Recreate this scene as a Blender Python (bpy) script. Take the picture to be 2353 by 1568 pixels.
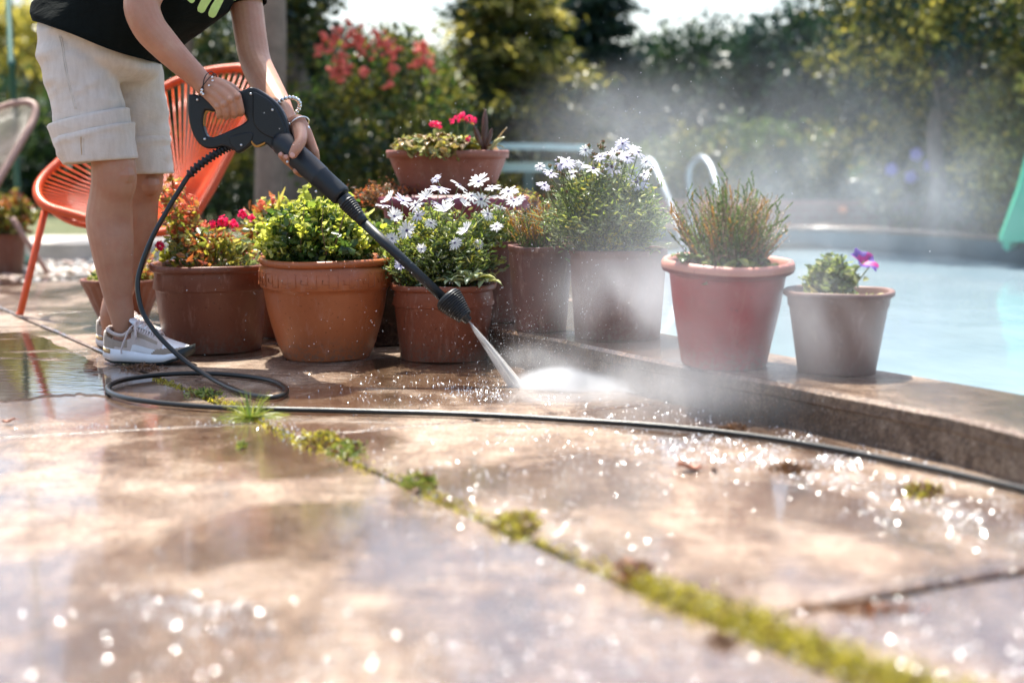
import bpy, bmesh, math, random
import numpy as np
from mathutils import Vector, Matrix, noise
from mathutils.bvhtree import BVHTree

# ------------------------------------------------------------------ camera, sky, sun, exposure
S = bpy.context.scene
for o in list(bpy.data.objects):
    bpy.data.objects.remove(o)
F = 3267.0; CX = 1176.0; CY = 784.0; H0 = 0.58
PITCH = math.atan(439.0 / F)
cam_d = bpy.data.cameras.new("camera")
cam = bpy.data.objects.new("camera", cam_d)
S.collection.objects.link(cam)
cam.location = (0, 0, H0)
cam.rotation_euler = (math.radians(90) - PITCH, 0, 0)
cam_d.lens = 36.0 * F / 2352.0
cam_d.sensor_width = 36.0
cam_d.clip_start = 0.05
cam_d.clip_end = 500
cam_d.dof.use_dof = True
cam_d.dof.focus_distance = 3.72
cam_d.dof.aperture_fstop = 1.7
S.camera = cam

SUN_DIR = Vector((-0.14, 0.38, 1.0)).normalized()      # towards the sun: high, behind the pots
world = bpy.data.worlds.new("World")
S.world = world
world.use_nodes = True
wn = world.node_tree.nodes; wl = world.node_tree.links
bg = wn.get("Background") or wn.new("ShaderNodeBackground")
sky = wn.new("ShaderNodeTexSky")
sky.sky_type = 'NISHITA'
sky.sun_disc = False
sky.sun_elevation = math.asin(SUN_DIR.z)
sky.sun_rotation = math.atan2(SUN_DIR.x, SUN_DIR.y)
sky.dust_density = 3.0
sky.air_density = 1.0
wl.new(sky.outputs[0], bg.inputs[0])
bg.inputs[1].default_value = 0.15
sun_d = bpy.data.lights.new("sun", 'SUN')
sun_d.energy = 5.0
sun_d.angle = math.radians(0.6)
sun_d.color = (1.0, 0.955, 0.86)
sun = bpy.data.objects.new("sun", sun_d)
S.collection.objects.link(sun)
sun.rotation_euler = (-SUN_DIR).to_track_quat('-Z', 'Y').to_euler()
S.view_settings.view_transform = 'Standard'
S.view_settings.look = 'None'
S.view_settings.gamma = 1
S.view_settings.exposure = 1.1
S.render.engine = 'CYCLES'
S.cycles.max_bounces = 6
S.cycles.diffuse_bounces = 3
S.cycles.glossy_bounces = 3
S.cycles.transmission_bounces = 4
S.cycles.transparent_max_bounces = 6
S.cycles.volume_bounces = 1
S.cycles.volume_max_steps = 96
S.cycles.volume_step_rate = 1.0
S.cycles.caustics_reflective = False
S.cycles.caustics_refractive = False
S.cycles.sample_clamp_indirect = 6.0
S.cycles.use_denoising = True

# ------------------------------------------------------------------ helpers
COS, SIN = math.cos(PITCH), math.sin(PITCH)
def ray(x, y):
    u = (x - CX) / F; v = (CY - y) / F
    return Vector((u, COS + v * SIN, -SIN + v * COS))
def P(x, y, D):
    r = ray(x, y); s = D / r.y
    return Vector((r.x * s, D, H0 + r.z * s))
def G(x, y, z=0.0):
    r = ray(x, y); s = (z - H0) / r.z
    return Vector((r.x * s, r.y * s, z))
def Wd(px, D):
    return px / F * D

def tag(o, label=None, cat=None, group=None, kind=None):
    if label: o["label"] = label
    if cat: o["category"] = cat
    if group: o["group"] = group
    if kind: o["kind"] = kind
    return o
def empty(name, loc, label, cat, group=None):
    o = bpy.data.objects.new(name, None)
    o.empty_display_size = 0.05
    S.collection.objects.link(o)
    o.location = loc
    tag(o, label, cat, group)
    return o

def origin_of(parent):
    v = Vector((0, 0, 0)); p = parent
    while p is not None:
        v += p.location; p = p.parent
    return v

def make(name, me, mats, parent=None, origin=None, smooth=True):
    """link a mesh given in world coordinates as one object"""
    o = bpy.data.objects.new(name, me)
    S.collection.objects.link(o)
    base = origin_of(parent)
    loc = Vector(origin) - base if origin is not None else Vector((0, 0, 0))
    off = base + loc
    n = len(me.vertices)
    co = np.empty(n * 3, dtype=np.float32)
    me.vertices.foreach_get("co", co)
    co = co.reshape(-1, 3) - np.array(off, dtype=np.float32)
    me.vertices.foreach_set("co", co.ravel())
    o.parent = parent
    o.location = loc
    if not isinstance(mats, (list, tuple)): mats = [mats]
    for m in mats: me.materials.append(m)
    if smooth:
        me.polygons.foreach_set("use_smooth", np.ones(len(me.polygons), dtype=bool))
    me.update()
    return o

class MB:
    def __init__(s):
        s.v = []; s.f = []; s.m = []
    def add(s, vs, fs, mi=0):
        b = len(s.v); s.v.extend([tuple(p) for p in vs])
        for f in fs:
            s.f.append(tuple(i + b for i in f)); s.m.append(mi)
    def box(s, c, size, mi=0, rot=None):
        x, y, z = [k / 2 for k in size]
        vs = [Vector((a, b, d)) for a in (-x, x) for b in (-y, y) for d in (-z, z)]
        if rot is not None: vs = [rot @ p for p in vs]
        vs = [p + Vector(c) for p in vs]
        s.add(vs, [(0, 1, 3, 2), (4, 6, 7, 5), (0, 4, 5, 1), (2, 3, 7, 6), (0, 2, 6, 4), (1, 5, 7, 3)], mi)
    def tube(s, pts, rad, n=8, mi=0, cap=True, up=None):
        pts = [Vector(p) for p in pts]
        m = len(pts)
        if not isinstance(rad, (list, tuple)): rad = [rad] * m
        rings = []; N = None
        for i, p in enumerate(pts):
            t = (pts[min(i + 1, m - 1)] - pts[max(i - 1, 0)])
            if t.length < 1e-9: t = Vector((0, 0, 1))
            t.normalize()
            if N is None:
                N = Vector(up) if up is not None else (Vector((0, 0, 1)) if abs(t.z) < .9 else Vector((1, 0, 0)))
            N = (N - t * N.dot(t))
            if N.length < 1e-6: N = t.orthogonal()
            N.normalize()
            B = t.cross(N)
            r = rad[i]
            ra, rb = (r if isinstance(r, (tuple, list)) else (r, r))
            rings.append([p + N * (ra * math.cos(2 * math.pi * k / n)) + B * (rb * math.sin(2 * math.pi * k / n)) for k in range(n)])
        s.loft(rings, mi, cap)
    def loft(s, rings, mi=0, cap=True, closed=True, mfun=None):
        b = len(s.v); n = len(rings[0])
        for r in rings: s.v.extend([tuple(p) for p in r])
        for i in range(len(rings) - 1):
            for k in range(n if closed else n - 1):
                k2 = (k + 1) % n
                s.f.append((b + i * n + k, b + i * n + k2, b + (i + 1) * n + k2, b + (i + 1) * n + k))
                s.m.append(mfun(i, k) if mfun else mi)
        if cap:
            s.f.append(tuple(b + k for k in reversed(range(n)))); s.m.append(mi)
            e = b + (len(rings) - 1) * n
            s.f.append(tuple(e + k for k in range(n))); s.m.append(mi)
    def lathe(s, prof, c, n=64, mi=0, axis=None, wob=0.0, mfun=None):
        """prof: (radius, height) pairs; axis: rotation matrix"""
        rings = []
        for j, (r, h) in enumerate(prof):
            ring = []
            for k in range(n):
                a = 2 * math.pi * k / n
                rr = r * (1 + wob * math.sin(2 * a + c[0] * 9) + wob * .6 * math.sin(3 * a + 1.7))
                p = Vector((rr * math.cos(a), rr * math.sin(a), h))
                if axis is not None: p = axis @ p
                ring.append(p + Vector(c))
            rings.append(ring)
        s.loft(rings, mi, False, True, mfun)
    def sphere(s, c, r, mi=0, n=8, m=6, rot=None):
        rx, ry, rz = (r if isinstance(r, (tuple, list)) else (r, r, r))
        rings = []
        for i in range(m + 1):
            th = math.pi * i / m
            th = min(max(th, .02), math.pi - .02)
            ring = []
            for k in range(n):
                a = 2 * math.pi * k / n
                p = Vector((rx * math.sin(th) * math.cos(a), ry * math.sin(th) * math.sin(a), -rz * math.cos(th)))
                if rot is not None: p = rot @ p
                ring.append(p + Vector(c))
            rings.append(ring)
        s.loft(rings, mi, True)
    def strip(s, rows, mi=0):
        s.loft(rows, mi, False, False)
    def mesh(s, name="m"):
        me = bpy.data.meshes.new(name)
        me.from_pydata(s.v, [], s.f)
        me.polygons.foreach_set("material_index", s.m)
        me.update()
        return me
    def build(s, name, mats, parent=None, origin=None, smooth=True):
        return make(name, s.mesh(name), mats, parent, origin, smooth)

def spline(pts, n=8):
    """Catmull-Rom through points of any dimension"""
    pts = [Vector(p) for p in pts]
    out = []
    for i in range(len(pts) - 1):
        p0 = pts[max(i - 1, 0)]; p1 = pts[i]; p2 = pts[i + 1]; p3 = pts[min(i + 2, len(pts) - 1)]
        for k in range(n):
            t = k / n
            out.append(0.5 * ((2 * p1) + (p2 - p0) * t + (2 * p0 - 5 * p1 + 4 * p2 - p3) * t * t + (3 * p1 - p0 - 3 * p2 + p3) * t ** 3))
    out.append(pts[-1])
    return out
def lerp(a, b, t): return a + (b - a) * t
def interp(x, xs, ys): return float(np.interp(x, xs, ys))

def remesh(mb, voxel, smooth=4, name="body"):
    me = mb.mesh("tmp")
    o = bpy.data.objects.new("tmp", me); S.collection.objects.link(o)
    m = o.modifiers.new("r", 'REMESH'); m.mode = 'VOXEL'; m.voxel_size = voxel
    if smooth:
        sm = o.modifiers.new("s", 'SMOOTH'); sm.factor = .5; sm.iterations = smooth
    dg = bpy.context.evaluated_depsgraph_get()
    me2 = bpy.data.meshes.new_from_object(o.evaluated_get(dg))
    me2.name = name
    bpy.data.objects.remove(o)
    return me2

# ------------------------------------------------------------------ materials
class NT:
    def __init__(s, name):
        s.mat = bpy.data.materials.new(name); s.mat.use_nodes = True
        s.t = s.mat.node_tree; s.n = s.t.nodes; s.l = s.t.links
        s.n.clear()
        s.out = s.n.new("ShaderNodeOutputMaterial")
    def node(s, kind, **kw):
        nd = s.n.new(kind)
        for k, v in kw.items(): setattr(nd, k, v)
        return nd
    def link(s, a, b): s.l.new(a, b)
    def coord(s, scale=(1, 1, 1), kind="Object"):
        tc = s.node("ShaderNodeTexCoord"); mp = s.node("ShaderNodeMapping")
        mp.inputs['Scale'].default_value = scale
        s.link(tc.outputs[kind], mp.inputs['Vector'])
        return mp.outputs[0]
    def noise(s, vec, scale, detail=4, rough=.6, dist=0.0):
        nd = s.node("ShaderNodeTexNoise")
        nd.inputs['Scale'].default_value = scale; nd.inputs['Detail'].default_value = detail
        nd.inputs['Roughness'].default_value = rough; nd.inputs['Distortion'].default_value = dist
        s.link(vec, nd.inputs['Vector'])
        return nd.outputs[0]
    def ramp(s, fac, stops, interp='LINEAR'):
        r = s.node("ShaderNodeValToRGB"); cr = r.color_ramp; cr.interpolation = interp
        while len(cr.elements) < len(stops): cr.elements.new(.5)
        for e, (p, c) in zip(cr.elements, stops):
            e.position = p; e.color = tuple(c) + (1,) if len(c) == 3 else tuple(c)
        s.link(fac, r.inputs[0])
        return r.outputs[0]
    def val(s, fac, a, b, lo=0.0, hi=1.0):
        m = s.node("ShaderNodeMapRange")
        m.inputs['From Min'].default_value = lo; m.inputs['From Max'].default_value = hi
        m.inputs['To Min'].default_value = a; m.inputs['To Max'].default_value = b
        s.link(fac, m.inputs['Value'])
        return m.outputs[0]
    def math(s, op, a, b=None):
        m = s.node("ShaderNodeMath", operation=op)
        for i, q in enumerate((a, b)):
            if q is None: continue
            if isinstance(q, (int, float)): m.inputs[i].default_value = q
            else: s.link(q, m.inputs[i])
        return m.outputs[0]
    def mix(s, fac, a, b, mode='MIX'):
        m = s.node("ShaderNodeMix", data_type='RGBA', blend_type=mode)
        for i, q in ((0, fac), (6, a), (7, b)):
            if isinstance(q, (int, float)): m.inputs[i].default_value = q
            elif isinstance(q, (tuple, list)): m.inputs[i].default_value = tuple(q) + (1,) if len(q) == 3 else tuple(q)
            else: s.link(q, m.inputs[i])
        return m.outputs[2]
    def bump(s, h, strength=.3, dist=.01, normal=None):
        b = s.node("ShaderNodeBump"); b.inputs['Strength'].default_value = strength
        b.inputs['Distance'].default_value = dist
        s.link(h, b.inputs['Height'])
        if normal is not None: s.link(normal, b.inputs['Normal'])
        return b.outputs[0]
    def bsdf(s, color=None, rough=.5, normal=None, **kw):
        p = s.node("ShaderNodeBsdfPrincipled")
        if color is not None:
            if isinstance(color, (tuple, list)): p.inputs['Base Color'].default_value = tuple(color) + (1,)
            else: s.link(color, p.inputs['Base Color'])
        if isinstance(rough, (int, float)): p.inputs['Roughness'].default_value = rough
        else: s.link(rough, p.inputs['Roughness'])
        if normal is not None: s.link(normal, p.inputs['Normal'])
        for k, v in kw.items():
            k = k.replace('_', ' ')
            if isinstance(v, (int, float, tuple)): p.inputs[k].default_value = v
            else: s.link(v, p.inputs[k])
        return p
    def done(s, shader): 
        s.link(shader.outputs[0] if hasattr(shader, 'outputs') else shader, s.out.inputs['Surface'])
        return s.mat

def m_simple(name, c, rough=.5, var=.15, scale=20, bump=0.0, bscale=60, **kw):
    t = NT(name); v = t.coord()
    n = t.noise(v, scale, 5)
    dark = tuple(k * (1 - var) for k in c); lite = tuple(min(1, k * (1 + var)) for k in c)
    col = t.ramp(n, [(.3, dark), (.7, lite)])
    nrm = None
    if bump: nrm = t.bump(t.noise(v, bscale, 5), bump, .004)
    return t.done(t.bsdf(col, rough, nrm, **kw))

def m_leaf(name, cols, rough=.45, trans=.35, spec=.6, fresh=1.0):
    rough = rough * .8; trans = min(.55, trans * 1.15)
    """cols: list of colours picked per leaf"""
    t = NT(name)
    g = t.node("ShaderNodeNewGeometry")
    n = len(cols)
    col = t.ramp(g.outputs['Random Per Island'], [((i + .5) / n, c) for i, c in enumerate(cols)])
    p = t.bsdf(col, rough)
    p.inputs['Specular IOR Level'].default_value = spec
    tr = t.node("ShaderNodeBsdfTranslucent")
    tcol = t.mix(.5, col, (0.9, 1.0, 0.35), 'MULTIPLY')
    t.link(t.mix(.55, tcol, t.mix(1.0, col, (1.6, 1.5, .9), 'MULTIPLY')), tr.inputs[0])
    mx = t.node("ShaderNodeMixShader"); mx.inputs[0].default_value = trans
    t.link(p.outputs[0], mx.inputs[1]); t.link(tr.outputs[0], mx.inputs[2])
    return t.done(mx)

def m_pot(name, c, c2, rough=.38, dirt=.5, streak=(0.55, 0.33, 0.25)):
    t = NT(name); v = t.coord()
    n = t.noise(v, 7, 6, .62)
    col = t.ramp(n, [(.3, c2), (.68, c)])
    # chalky scuffs and lime specks that belong to the plastic / clay
    sp = t.noise(t.coord((1, 1, .35)), 46, 5, .7)
    col = t.mix(t.math('MULTIPLY', t.val(sp, 0, 1, .58, .74), dirt), col, streak)
    dk = t.noise(v, 120, 2, .5)
    col = t.mix(t.math('MULTIPLY', t.val(dk, 0, 1, .66, .72), .55), col, tuple(k * .25 for k in c))
    sx = t.node("ShaderNodeSeparateXYZ"); t.link(v, sx.inputs[0])
    low = t.val(sx.outputs['Z'], 1.0, 0.0, .0, .085)
    mud = t.math('MULTIPLY', t.val(t.noise(v, 95, 5, .8), 0, 1, .47, .56), low)
    col = t.mix(t.math('MULTIPLY', mud, .75), col, (.17, .125, .09))
    lime = t.math('MULTIPLY', t.val(t.noise(t.coord((1, 1, .22)), 28, 6, .75), 0, 1, .56, .70), .28)
    col = t.mix(lime, col, streak)
    b = t.bump(t.noise(v, 90, 4), .12, .002)
    r = t.val(t.noise(v, 14, 4), rough - .1, rough + .18)
    return t.done(t.bsdf(col, r, b))

def m_skin(name, c=(0.50, 0.262, 0.165)):
    t = NT(name); v = t.coord()
    n = t.noise(v, 14, 4, .6)
    col = t.ramp(n, [(.3, (c[0] * .86, c[1] * .74, c[2] * .7)), (.7, (c[0] * 1.06, c[1] * 1.1, c[2] * 1.12))])
    col = t.mix(t.math('MULTIPLY', t.val(t.noise(v, 26, 5, .7), 0, 1, .5, .68), .30), col, (c[0] * 1.02, c[1] * .66, c[2] * .62))
    fr = t.noise(v, 260, 2, .5)
    col = t.mix(t.math('MULTIPLY', t.val(fr, 0, 1, .68, .76), .35), col, (c[0] * .5, c[1] * .36, c[2] * .3))
    b = t.bump(t.noise(v, 420, 3, .6), .35, .0012); b = t.bump(t.noise(v, 55, 3, .5), .18, .003, b)
    p = t.bsdf(col, .46, b)
    p.inputs['Subsurface Weight'].default_value = .12
    p.inputs['Subsurface Radius'].default_value = (.012, .004, .002)
    p.inputs['Subsurface Scale'].default_value = .6
    return t.done(p)

def m_cloth(name, c, c2, weave=900, rough=.9, wr=.35, wscale=9, sheen=.2):
    t = NT(name); v = t.coord()
    n = t.noise(t.coord((1, 1, .25)), 60, 5, .7)
    col = t.ramp(n, [(.3, c2), (.7, c)])
    wv = t.node("ShaderNodeTexNoise"); wv.inputs['Scale'].default_value = weave
    t.link(t.coord((1, 1, .12)), wv.inputs['Vector'])
    b = t.bump(wv.outputs[0], .3, .001)
    w = t.noise(t.coord((1, 1, 2.2)), wscale, 4, .55, .6)
    b = t.bump(w, wr, .03, b)
    p = t.bsdf(col, rough, b)
    p.inputs['Sheen Weight'].default_value = sheen
    if sheen == 0: p.inputs['Specular IOR Level'].default_value = .15
    return t.done(p)

# wet stone paving: damp, pooled and dry areas differ in gloss; stains have shapes of their own
def m_stone(name, wetbias=0.0, tone=1.0):
    t = NT(name); v = t.coord()
    big = t.noise(v, 1.3, 6, .6, .7)
    mid = t.noise(t.coord((1.4, .6, 1)), 5.5, 7, .68, 1.0)
    col = t.ramp(big, [(.34, (.12, .083, .056)), (.45, (.23, .178, .134)), (.54, (.36, .31, .25)), (.68, (.37, .355, .325))])
    col2 = t.ramp(mid, [(.32, (.06, .038, .022)), (.44, (.20, .125, .072)), (.54, (.36, .29, .225)), (.72, (.52, .49, .44))])
    col = t.mix(.6, col, col2)
    gr = t.noise(t.coord((.9, 1.5, 1)), 70, 8, .82)
    col = t.mix(.75, col, t.ramp(gr, [(.30, (.10, .07, .05)), (.46, (.40, .34, .30)), (.56, (.60, .56, .52)), (.70, (.92, .88, .84))]), 'OVERLAY')
    # rusty streaks and grit of the cast concrete
    st = t.noise(t.coord((.55, 2.4, 1)), 17, 8, .78, .8)
    col = t.mix(.85, col, t.ramp(st, [(.36, (.16, .095, .05)), (.47, (.47, .42, .37)), (.55, (.55, .52, .49)), (.68, (.86, .84, .82))]), 'OVERLAY')
    gt = t.noise(t.coord((.8, 1.3, 1)), 240, 3, .75)
    col = t.mix(.9, col, t.ramp(gt, [(.38, (.16, .13, .11)), (.48, (.46, .44, .42)), (.54, (.56, .55, .54)), (.64, (.90, .89, .88))]), 'OVERLAY')
    pit = t.noise(v, 150, 4, .7)
    col = t.mix(t.val(pit, 0, .85, .57, .64), col, (.045, .034, .025))
    hs = t.node("ShaderNodeHueSaturation"); hs.inputs['Saturation'].default_value = .92; hs.inputs['Value'].default_value = .92
    t.link(col, hs.inputs['Color']); col = hs.outputs[0]
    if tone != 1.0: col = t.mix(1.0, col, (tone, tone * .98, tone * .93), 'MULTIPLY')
    lime = t.noise(t.coord((1, 1.3, 1)), 150, 4, .7)
    col = t.mix(t.val(lime, 0, .7, .60, .70), col, (.62, .60, .56))
    wet = t.noise(v, 1.9, 5, .55, .4)
    wm = t.val(wet, .15, 1, .40 - wetbias, .53 - wetbias)
    rip = t.noise(t.coord((.5, 1.5, 1)), 60, 3, .5)
    fine = t.noise(v, 330, 4, .7)
    grain = t.noise(v, 48, 6, .7)
    hb = t.bump(grain, .6, .0045)
    hb = t.bump(fine, .5, .0014, hb)
    base = t.bsdf(col, t.val(t.noise(v, 22, 4), .34, .62), hb)
    base.inputs['Specular IOR Level'].default_value = .45
    wcol = t.mix(1.0, col, (.56, .49, .43), 'MULTIPLY')
    nb = t.bump(rip, .10, .003)
    wetb = t.bsdf(wcol, t.val(grain, .07, .24, .3, .7), hb)
    wetb.inputs['Coat Weight'].default_value = 1.0
    wetb.inputs['Coat Roughness'].default_value = .07
    wetb.inputs['Coat IOR'].default_value = 1.36
    t.link(nb, wetb.inputs['Coat Normal'])
    mx = t.node("ShaderNodeMixShader")
    t.link(wm, mx.inputs[0]); t.link(base.outputs[0], mx.inputs[1]); t.link(wetb.outputs[0], mx.inputs[2])
    return t.done(mx)
# ------------------------------------------------------------------ the setting
M_STONE = m_stone("wet_stone")
M_STONE_DARK = m_stone("coping_stone", .02)

def mat_soil():
    t = NT("soil"); v = t.coord()
    col = t.ramp(t.noise(v, 40, 6, .7), [(.3, (.035, .024, .017)), (.7, (.13, .09, .06))])
    return t.done(t.bsdf(col, .8, t.bump(t.noise(v, 90, 5, .7), .8, .01)))
M_SOIL = mat_soil()

def mat_ground():
    t = NT("garden_soil"); v = t.coord()
    col = t.ramp(t.noise(v, 2.2, 7, .65), [(.35, (.05, .075, .025)), (.55, (.12, .13, .05)), (.7, (.2, .15, .1))])
    return t.done(t.bsdf(col, .85, t.bump(t.noise(v, 30, 6, .7), .8, .03)))

mb = MB(); mb.add([(-90, -4, -.032), (90, -4, -.032), (90, 120, -.032), (-90, 120, -.032)], [(0, 1, 2, 3)])
# the sheet has a hole where the pool is, so cut it as strips round the pool box
mb = MB()
PX0, PX1, PY0, PY1 = .30, 3.9, 2.0, 9.2
xs = [-90, PX0, PX1, 90]; ys = [-4, PY0, PY1, 120]
for i in range(3):
    for j in range(3):
        if i == 1 and j == 1: continue
        mb.add([(xs[i], ys[j], -.032), (xs[i + 1], ys[j], -.032), (xs[i + 1], ys[j + 1], -.032), (xs[i], ys[j + 1], -.032)], [(0, 1, 2, 3)])
g = mb.build("ground", mat_ground(), smooth=False); tag(g, kind="structure")

def bm_subgrid(poly, z, gap):
    pass

# paving: joints run along J1 (seen from the left edge to the bottom right corner)
A = G(600, 968); B = G(0, 706)
U = (B - A).normalized()                      # along the main joint, away from the camera
V = Vector((-U.y, U.x, 0)) * -1               # to the right of it
C1 = (G(0, 1000) - G(590, 966)).normalized()  # direction of the cross joints on the left
C2 = (G(2352, 1308) - G(1950, 1378)).normalized()
def clip(poly, p, n):
    out = []
    for i in range(len(poly)):
        a = poly[i]; b = poly[(i + 1) % len(poly)]
        da = (a - p).dot(n); db = (b - p).dot(n)
        if da >= 0: out.append(a)
        if (da >= 0) != (db >= 0): out.append(a + (b - a) * (da / (da - db)))
    return out
ZC = .093
KERB = [G(1128, 743, ZC), G(1318, 786, ZC), G(1600, 845, ZC), G(1795, 879, ZC), G(2060, 930, ZC), G(2352, 993, ZC)]
KERB = [Vector((p.x, p.y, 0)) for p in KERB]
KL = (KERB[-1] - KERB[0]).normalized(); KN = Vector((-KL.y, KL.x, 0))   # normal to the right/away
KN = KN if KN.x > 0 else -KN
slabs = []
def strip_slabs(v0, v1, cuts, cd, jit):
    """cuts: distances along U from A where the cross joints meet the joint line"""
    for a, b in zip(cuts[:-1], cuts[1:]):
        pa = A + U * a; pb = A + U * b
        # cross joint direction cd: advance to v0 and v1
        k0 = v0 / cd.dot(V); k1 = v1 / cd.dot(V)
        slabs.append([pa + cd * k0, pa + cd * k1, pb + cd * k1, pb + cd * k0])
strip_slabs(-1.05, 0, [-2.9, 0.0, 1.3, 2.75, 4.0, 5.3], C1 * -1, 0)
strip_slabs(-2.3, -1.05, [-2.2, -.8, .55, 1.9, 3.2, 4.5], C1 * -1, 0)
strip_slabs(-3.9, -2.3, [-1.2, .2, 1.5, 2.9, 4.2], C1 * -1, 0)
kk = (G(1950, 1378) - A)
# where the right-hand cross joint meets the main joint
det = U.x * -C2.y - U.y * -C2.x
ca = (kk.x * -C2.y - kk.y * -C2.x) / det
strip_slabs(0, 1.25, [ca - 1.6, ca, ca + 1.35, ca + 2.75, ca + 3.9, ca + 5.2, ca + 6.6], C2, 0)
strip_slabs(1.25, 2.4, [ca - 2.2, ca - .7, ca + .8, ca + 2.2, ca + 3.6, ca + 5.0], C2, 0)
bm = bmesh.new()
rnd = random.Random(4)
for s_ in slabs:
    poly = clip(s_, KERB[0] + KN * .12, -KN)
    poly = clip(poly, Vector((0, 6.75, 0)), Vector((0, -1, 0)))
    if len(poly) < 3: continue
    if len(poly) < 3: continue
    c = sum(poly, Vector()) / len(poly)
    # pull the edges in for the joint gap and roughen them
    pts = []
    n = len(poly)
    for i in range(n):
        a = poly[i]; b = poly[(i + 1) % n]
        L = (b - a).length; m = max(2, int(L / .045))
        for k in range(m):
            q = a + (b - a) * (k / m)
            d = (c - q).normalized()
            nn = noise.noise(q * 9) * .004 + noise.noise(q * 31) * .0025
            pts.append(q + d * (.0085 + nn))
    h = rnd.uniform(-.0025, .0)
    top = [bm.verts.new((p.x, p.y, h - .004)) for p in pts]
    inn = [bm.verts.new((p.x + (c - p).normalized().x * .006, p.y + (c - p).normalized().y * .006, h)) for p in pts]
    bot = [bm.verts.new((p.x, p.y, -.045)) for p in pts]
    m = len(pts)
    bm.faces.new(inn)
    for k in range(m):
        k2 = (k + 1) % m
        bm.faces.new((top[k], top[k2], inn[k2], inn[k]))
        bm.faces.new((bot[k], bot[k2], top[k2], top[k]))
bmesh.ops.recalc_face_normals(bm, faces=bm.faces)
me = bpy.data.meshes.new("patio"); bm.to_mesh(me); bm.free()
patio = make("patio", me, M_STONE, smooth=False); tag(patio, kind="structure")

# joint soil / moss bed just under the slab tops
def mat_joint():
    t = NT("joint_fill"); v = t.coord()
    n = t.noise(v, 30, 6, .7)
    col = t.ramp(n, [(.3, (.02, .016, .012)), (.5, (.07, .05, .03)), (.62, (.09, .10, .025)), (.75, (.19, .13, .08))])
    return t.done(t.bsdf(col, .35, t.bump(t.noise(v, 160, 5, .8), 1, .01)))
mb = MB()
q = clip([Vector((-5, -1, 0)), Vector((2.6, -1, 0)), Vector((2.6, 6.74, 0)), Vector((-5, 6.74, 0))], KERB[0] + KN * .12, -KN)
mb.add([(p.x, p.y, -.015) for p in q], [tuple(range(len(q)))])
jb = mb.build("joint_bed", mat_joint(), smooth=False); tag(jb, kind="structure")

# pool outline (water edge)
inner = [p + KN * .31 for p in KERB]
far_ = [G(1250, 524, .085), G(1450, 519, .085), G(1700, 520, .085), G(1950, 524, .085), G(2150, 534, .085), G(2352, 548, .085)]
far_ = [Vector((p.x, p.y, 0)) for p in far_]
outl = [Vector((1.62, 1.5, 0))] + list(reversed(inner)) + [Vector((.40, 4.75, 0)), Vector((.46, 6.2, 0)), Vector((.44, 7.9, 0))] + far_ + [Vector((3.55, 6.6, 0)), Vector((3.7, 4.6, 0)), Vector((3.2, 2.4, 0))]
outl = outl + [outl[0]]
outl = spline(outl, 6)[:-1]
def offset_loop(lp, d):
    out = []; n = len(lp)
    for i in range(n):
        t = (lp[(i + 1) % n] - lp[i - 1]).normalized()
        out.append(lp[i] + Vector((t.y, -t.x, 0)) * d)
    return out
# orientation test
area = sum(outl[i - 1].x * outl[i].y - outl[i].x * outl[i - 1].y for i in range(len(outl)))
sg = 1 if area > 0 else -1
outer = offset_loop(outl, .31 * sg)
mb = MB()
def ringz(lp, z, j=0.0):
    return [Vector((p.x + noise.noise(p * 7 + Vector((0, 0, 5))) * j, p.y + noise.noise(p * 7) * j, z)) for p in lp]
# resample for finer, chipped edge
def dens(lp, n):
    out = []
    for i in range(len(lp)):
        a = lp[i]; b = lp[(i + 1) % len(lp)]
        for k in range(n): out.append(a + (b - a) * (k / n))
    return out
oi = dens(outl, 4); oo = dens(outer, 4)
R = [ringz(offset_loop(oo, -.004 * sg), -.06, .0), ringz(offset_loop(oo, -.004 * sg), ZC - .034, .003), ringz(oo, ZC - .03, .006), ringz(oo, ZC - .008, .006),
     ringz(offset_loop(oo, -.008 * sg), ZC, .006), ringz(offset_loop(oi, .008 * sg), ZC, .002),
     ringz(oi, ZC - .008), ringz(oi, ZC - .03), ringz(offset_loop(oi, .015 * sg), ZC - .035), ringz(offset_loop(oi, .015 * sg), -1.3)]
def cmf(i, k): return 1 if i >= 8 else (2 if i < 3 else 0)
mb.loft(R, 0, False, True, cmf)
def mat_tile():
    t = NT("pool_tile"); v = t.coord()
    col = t.ramp(t.noise(v, 3, 3), [(.3, (.03, .07, .09)), (.7, (.07, .13, .16))])
    return t.done(t.bsdf(col, .25))
coping = mb.build("pool_coping", [M_STONE_DARK, mat_tile(), m_stone("coping_face_shaded", -.05, .55)], smooth=False); tag(coping, kind="structure")  # front face: same stone toned down, its shade painted into the colour

mb = MB()
q = [KERB[0] + KN * .03 + KL * .1, KERB[0] + KN * .03 - KL * 1.7, Vector((-.2, 5.75, 0)), Vector((.30, 5.75, 0)), Vector((.32, 4.4, 0))]
mb.loft([[Vector((p.x, p.y, -.05)) for p in q], [Vector((p.x, p.y, ZC - .004)) for p in q]], 0, True)
o = mb.build("pool_deck", M_STONE_DARK, smooth=False); tag(o, kind="structure")

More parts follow.
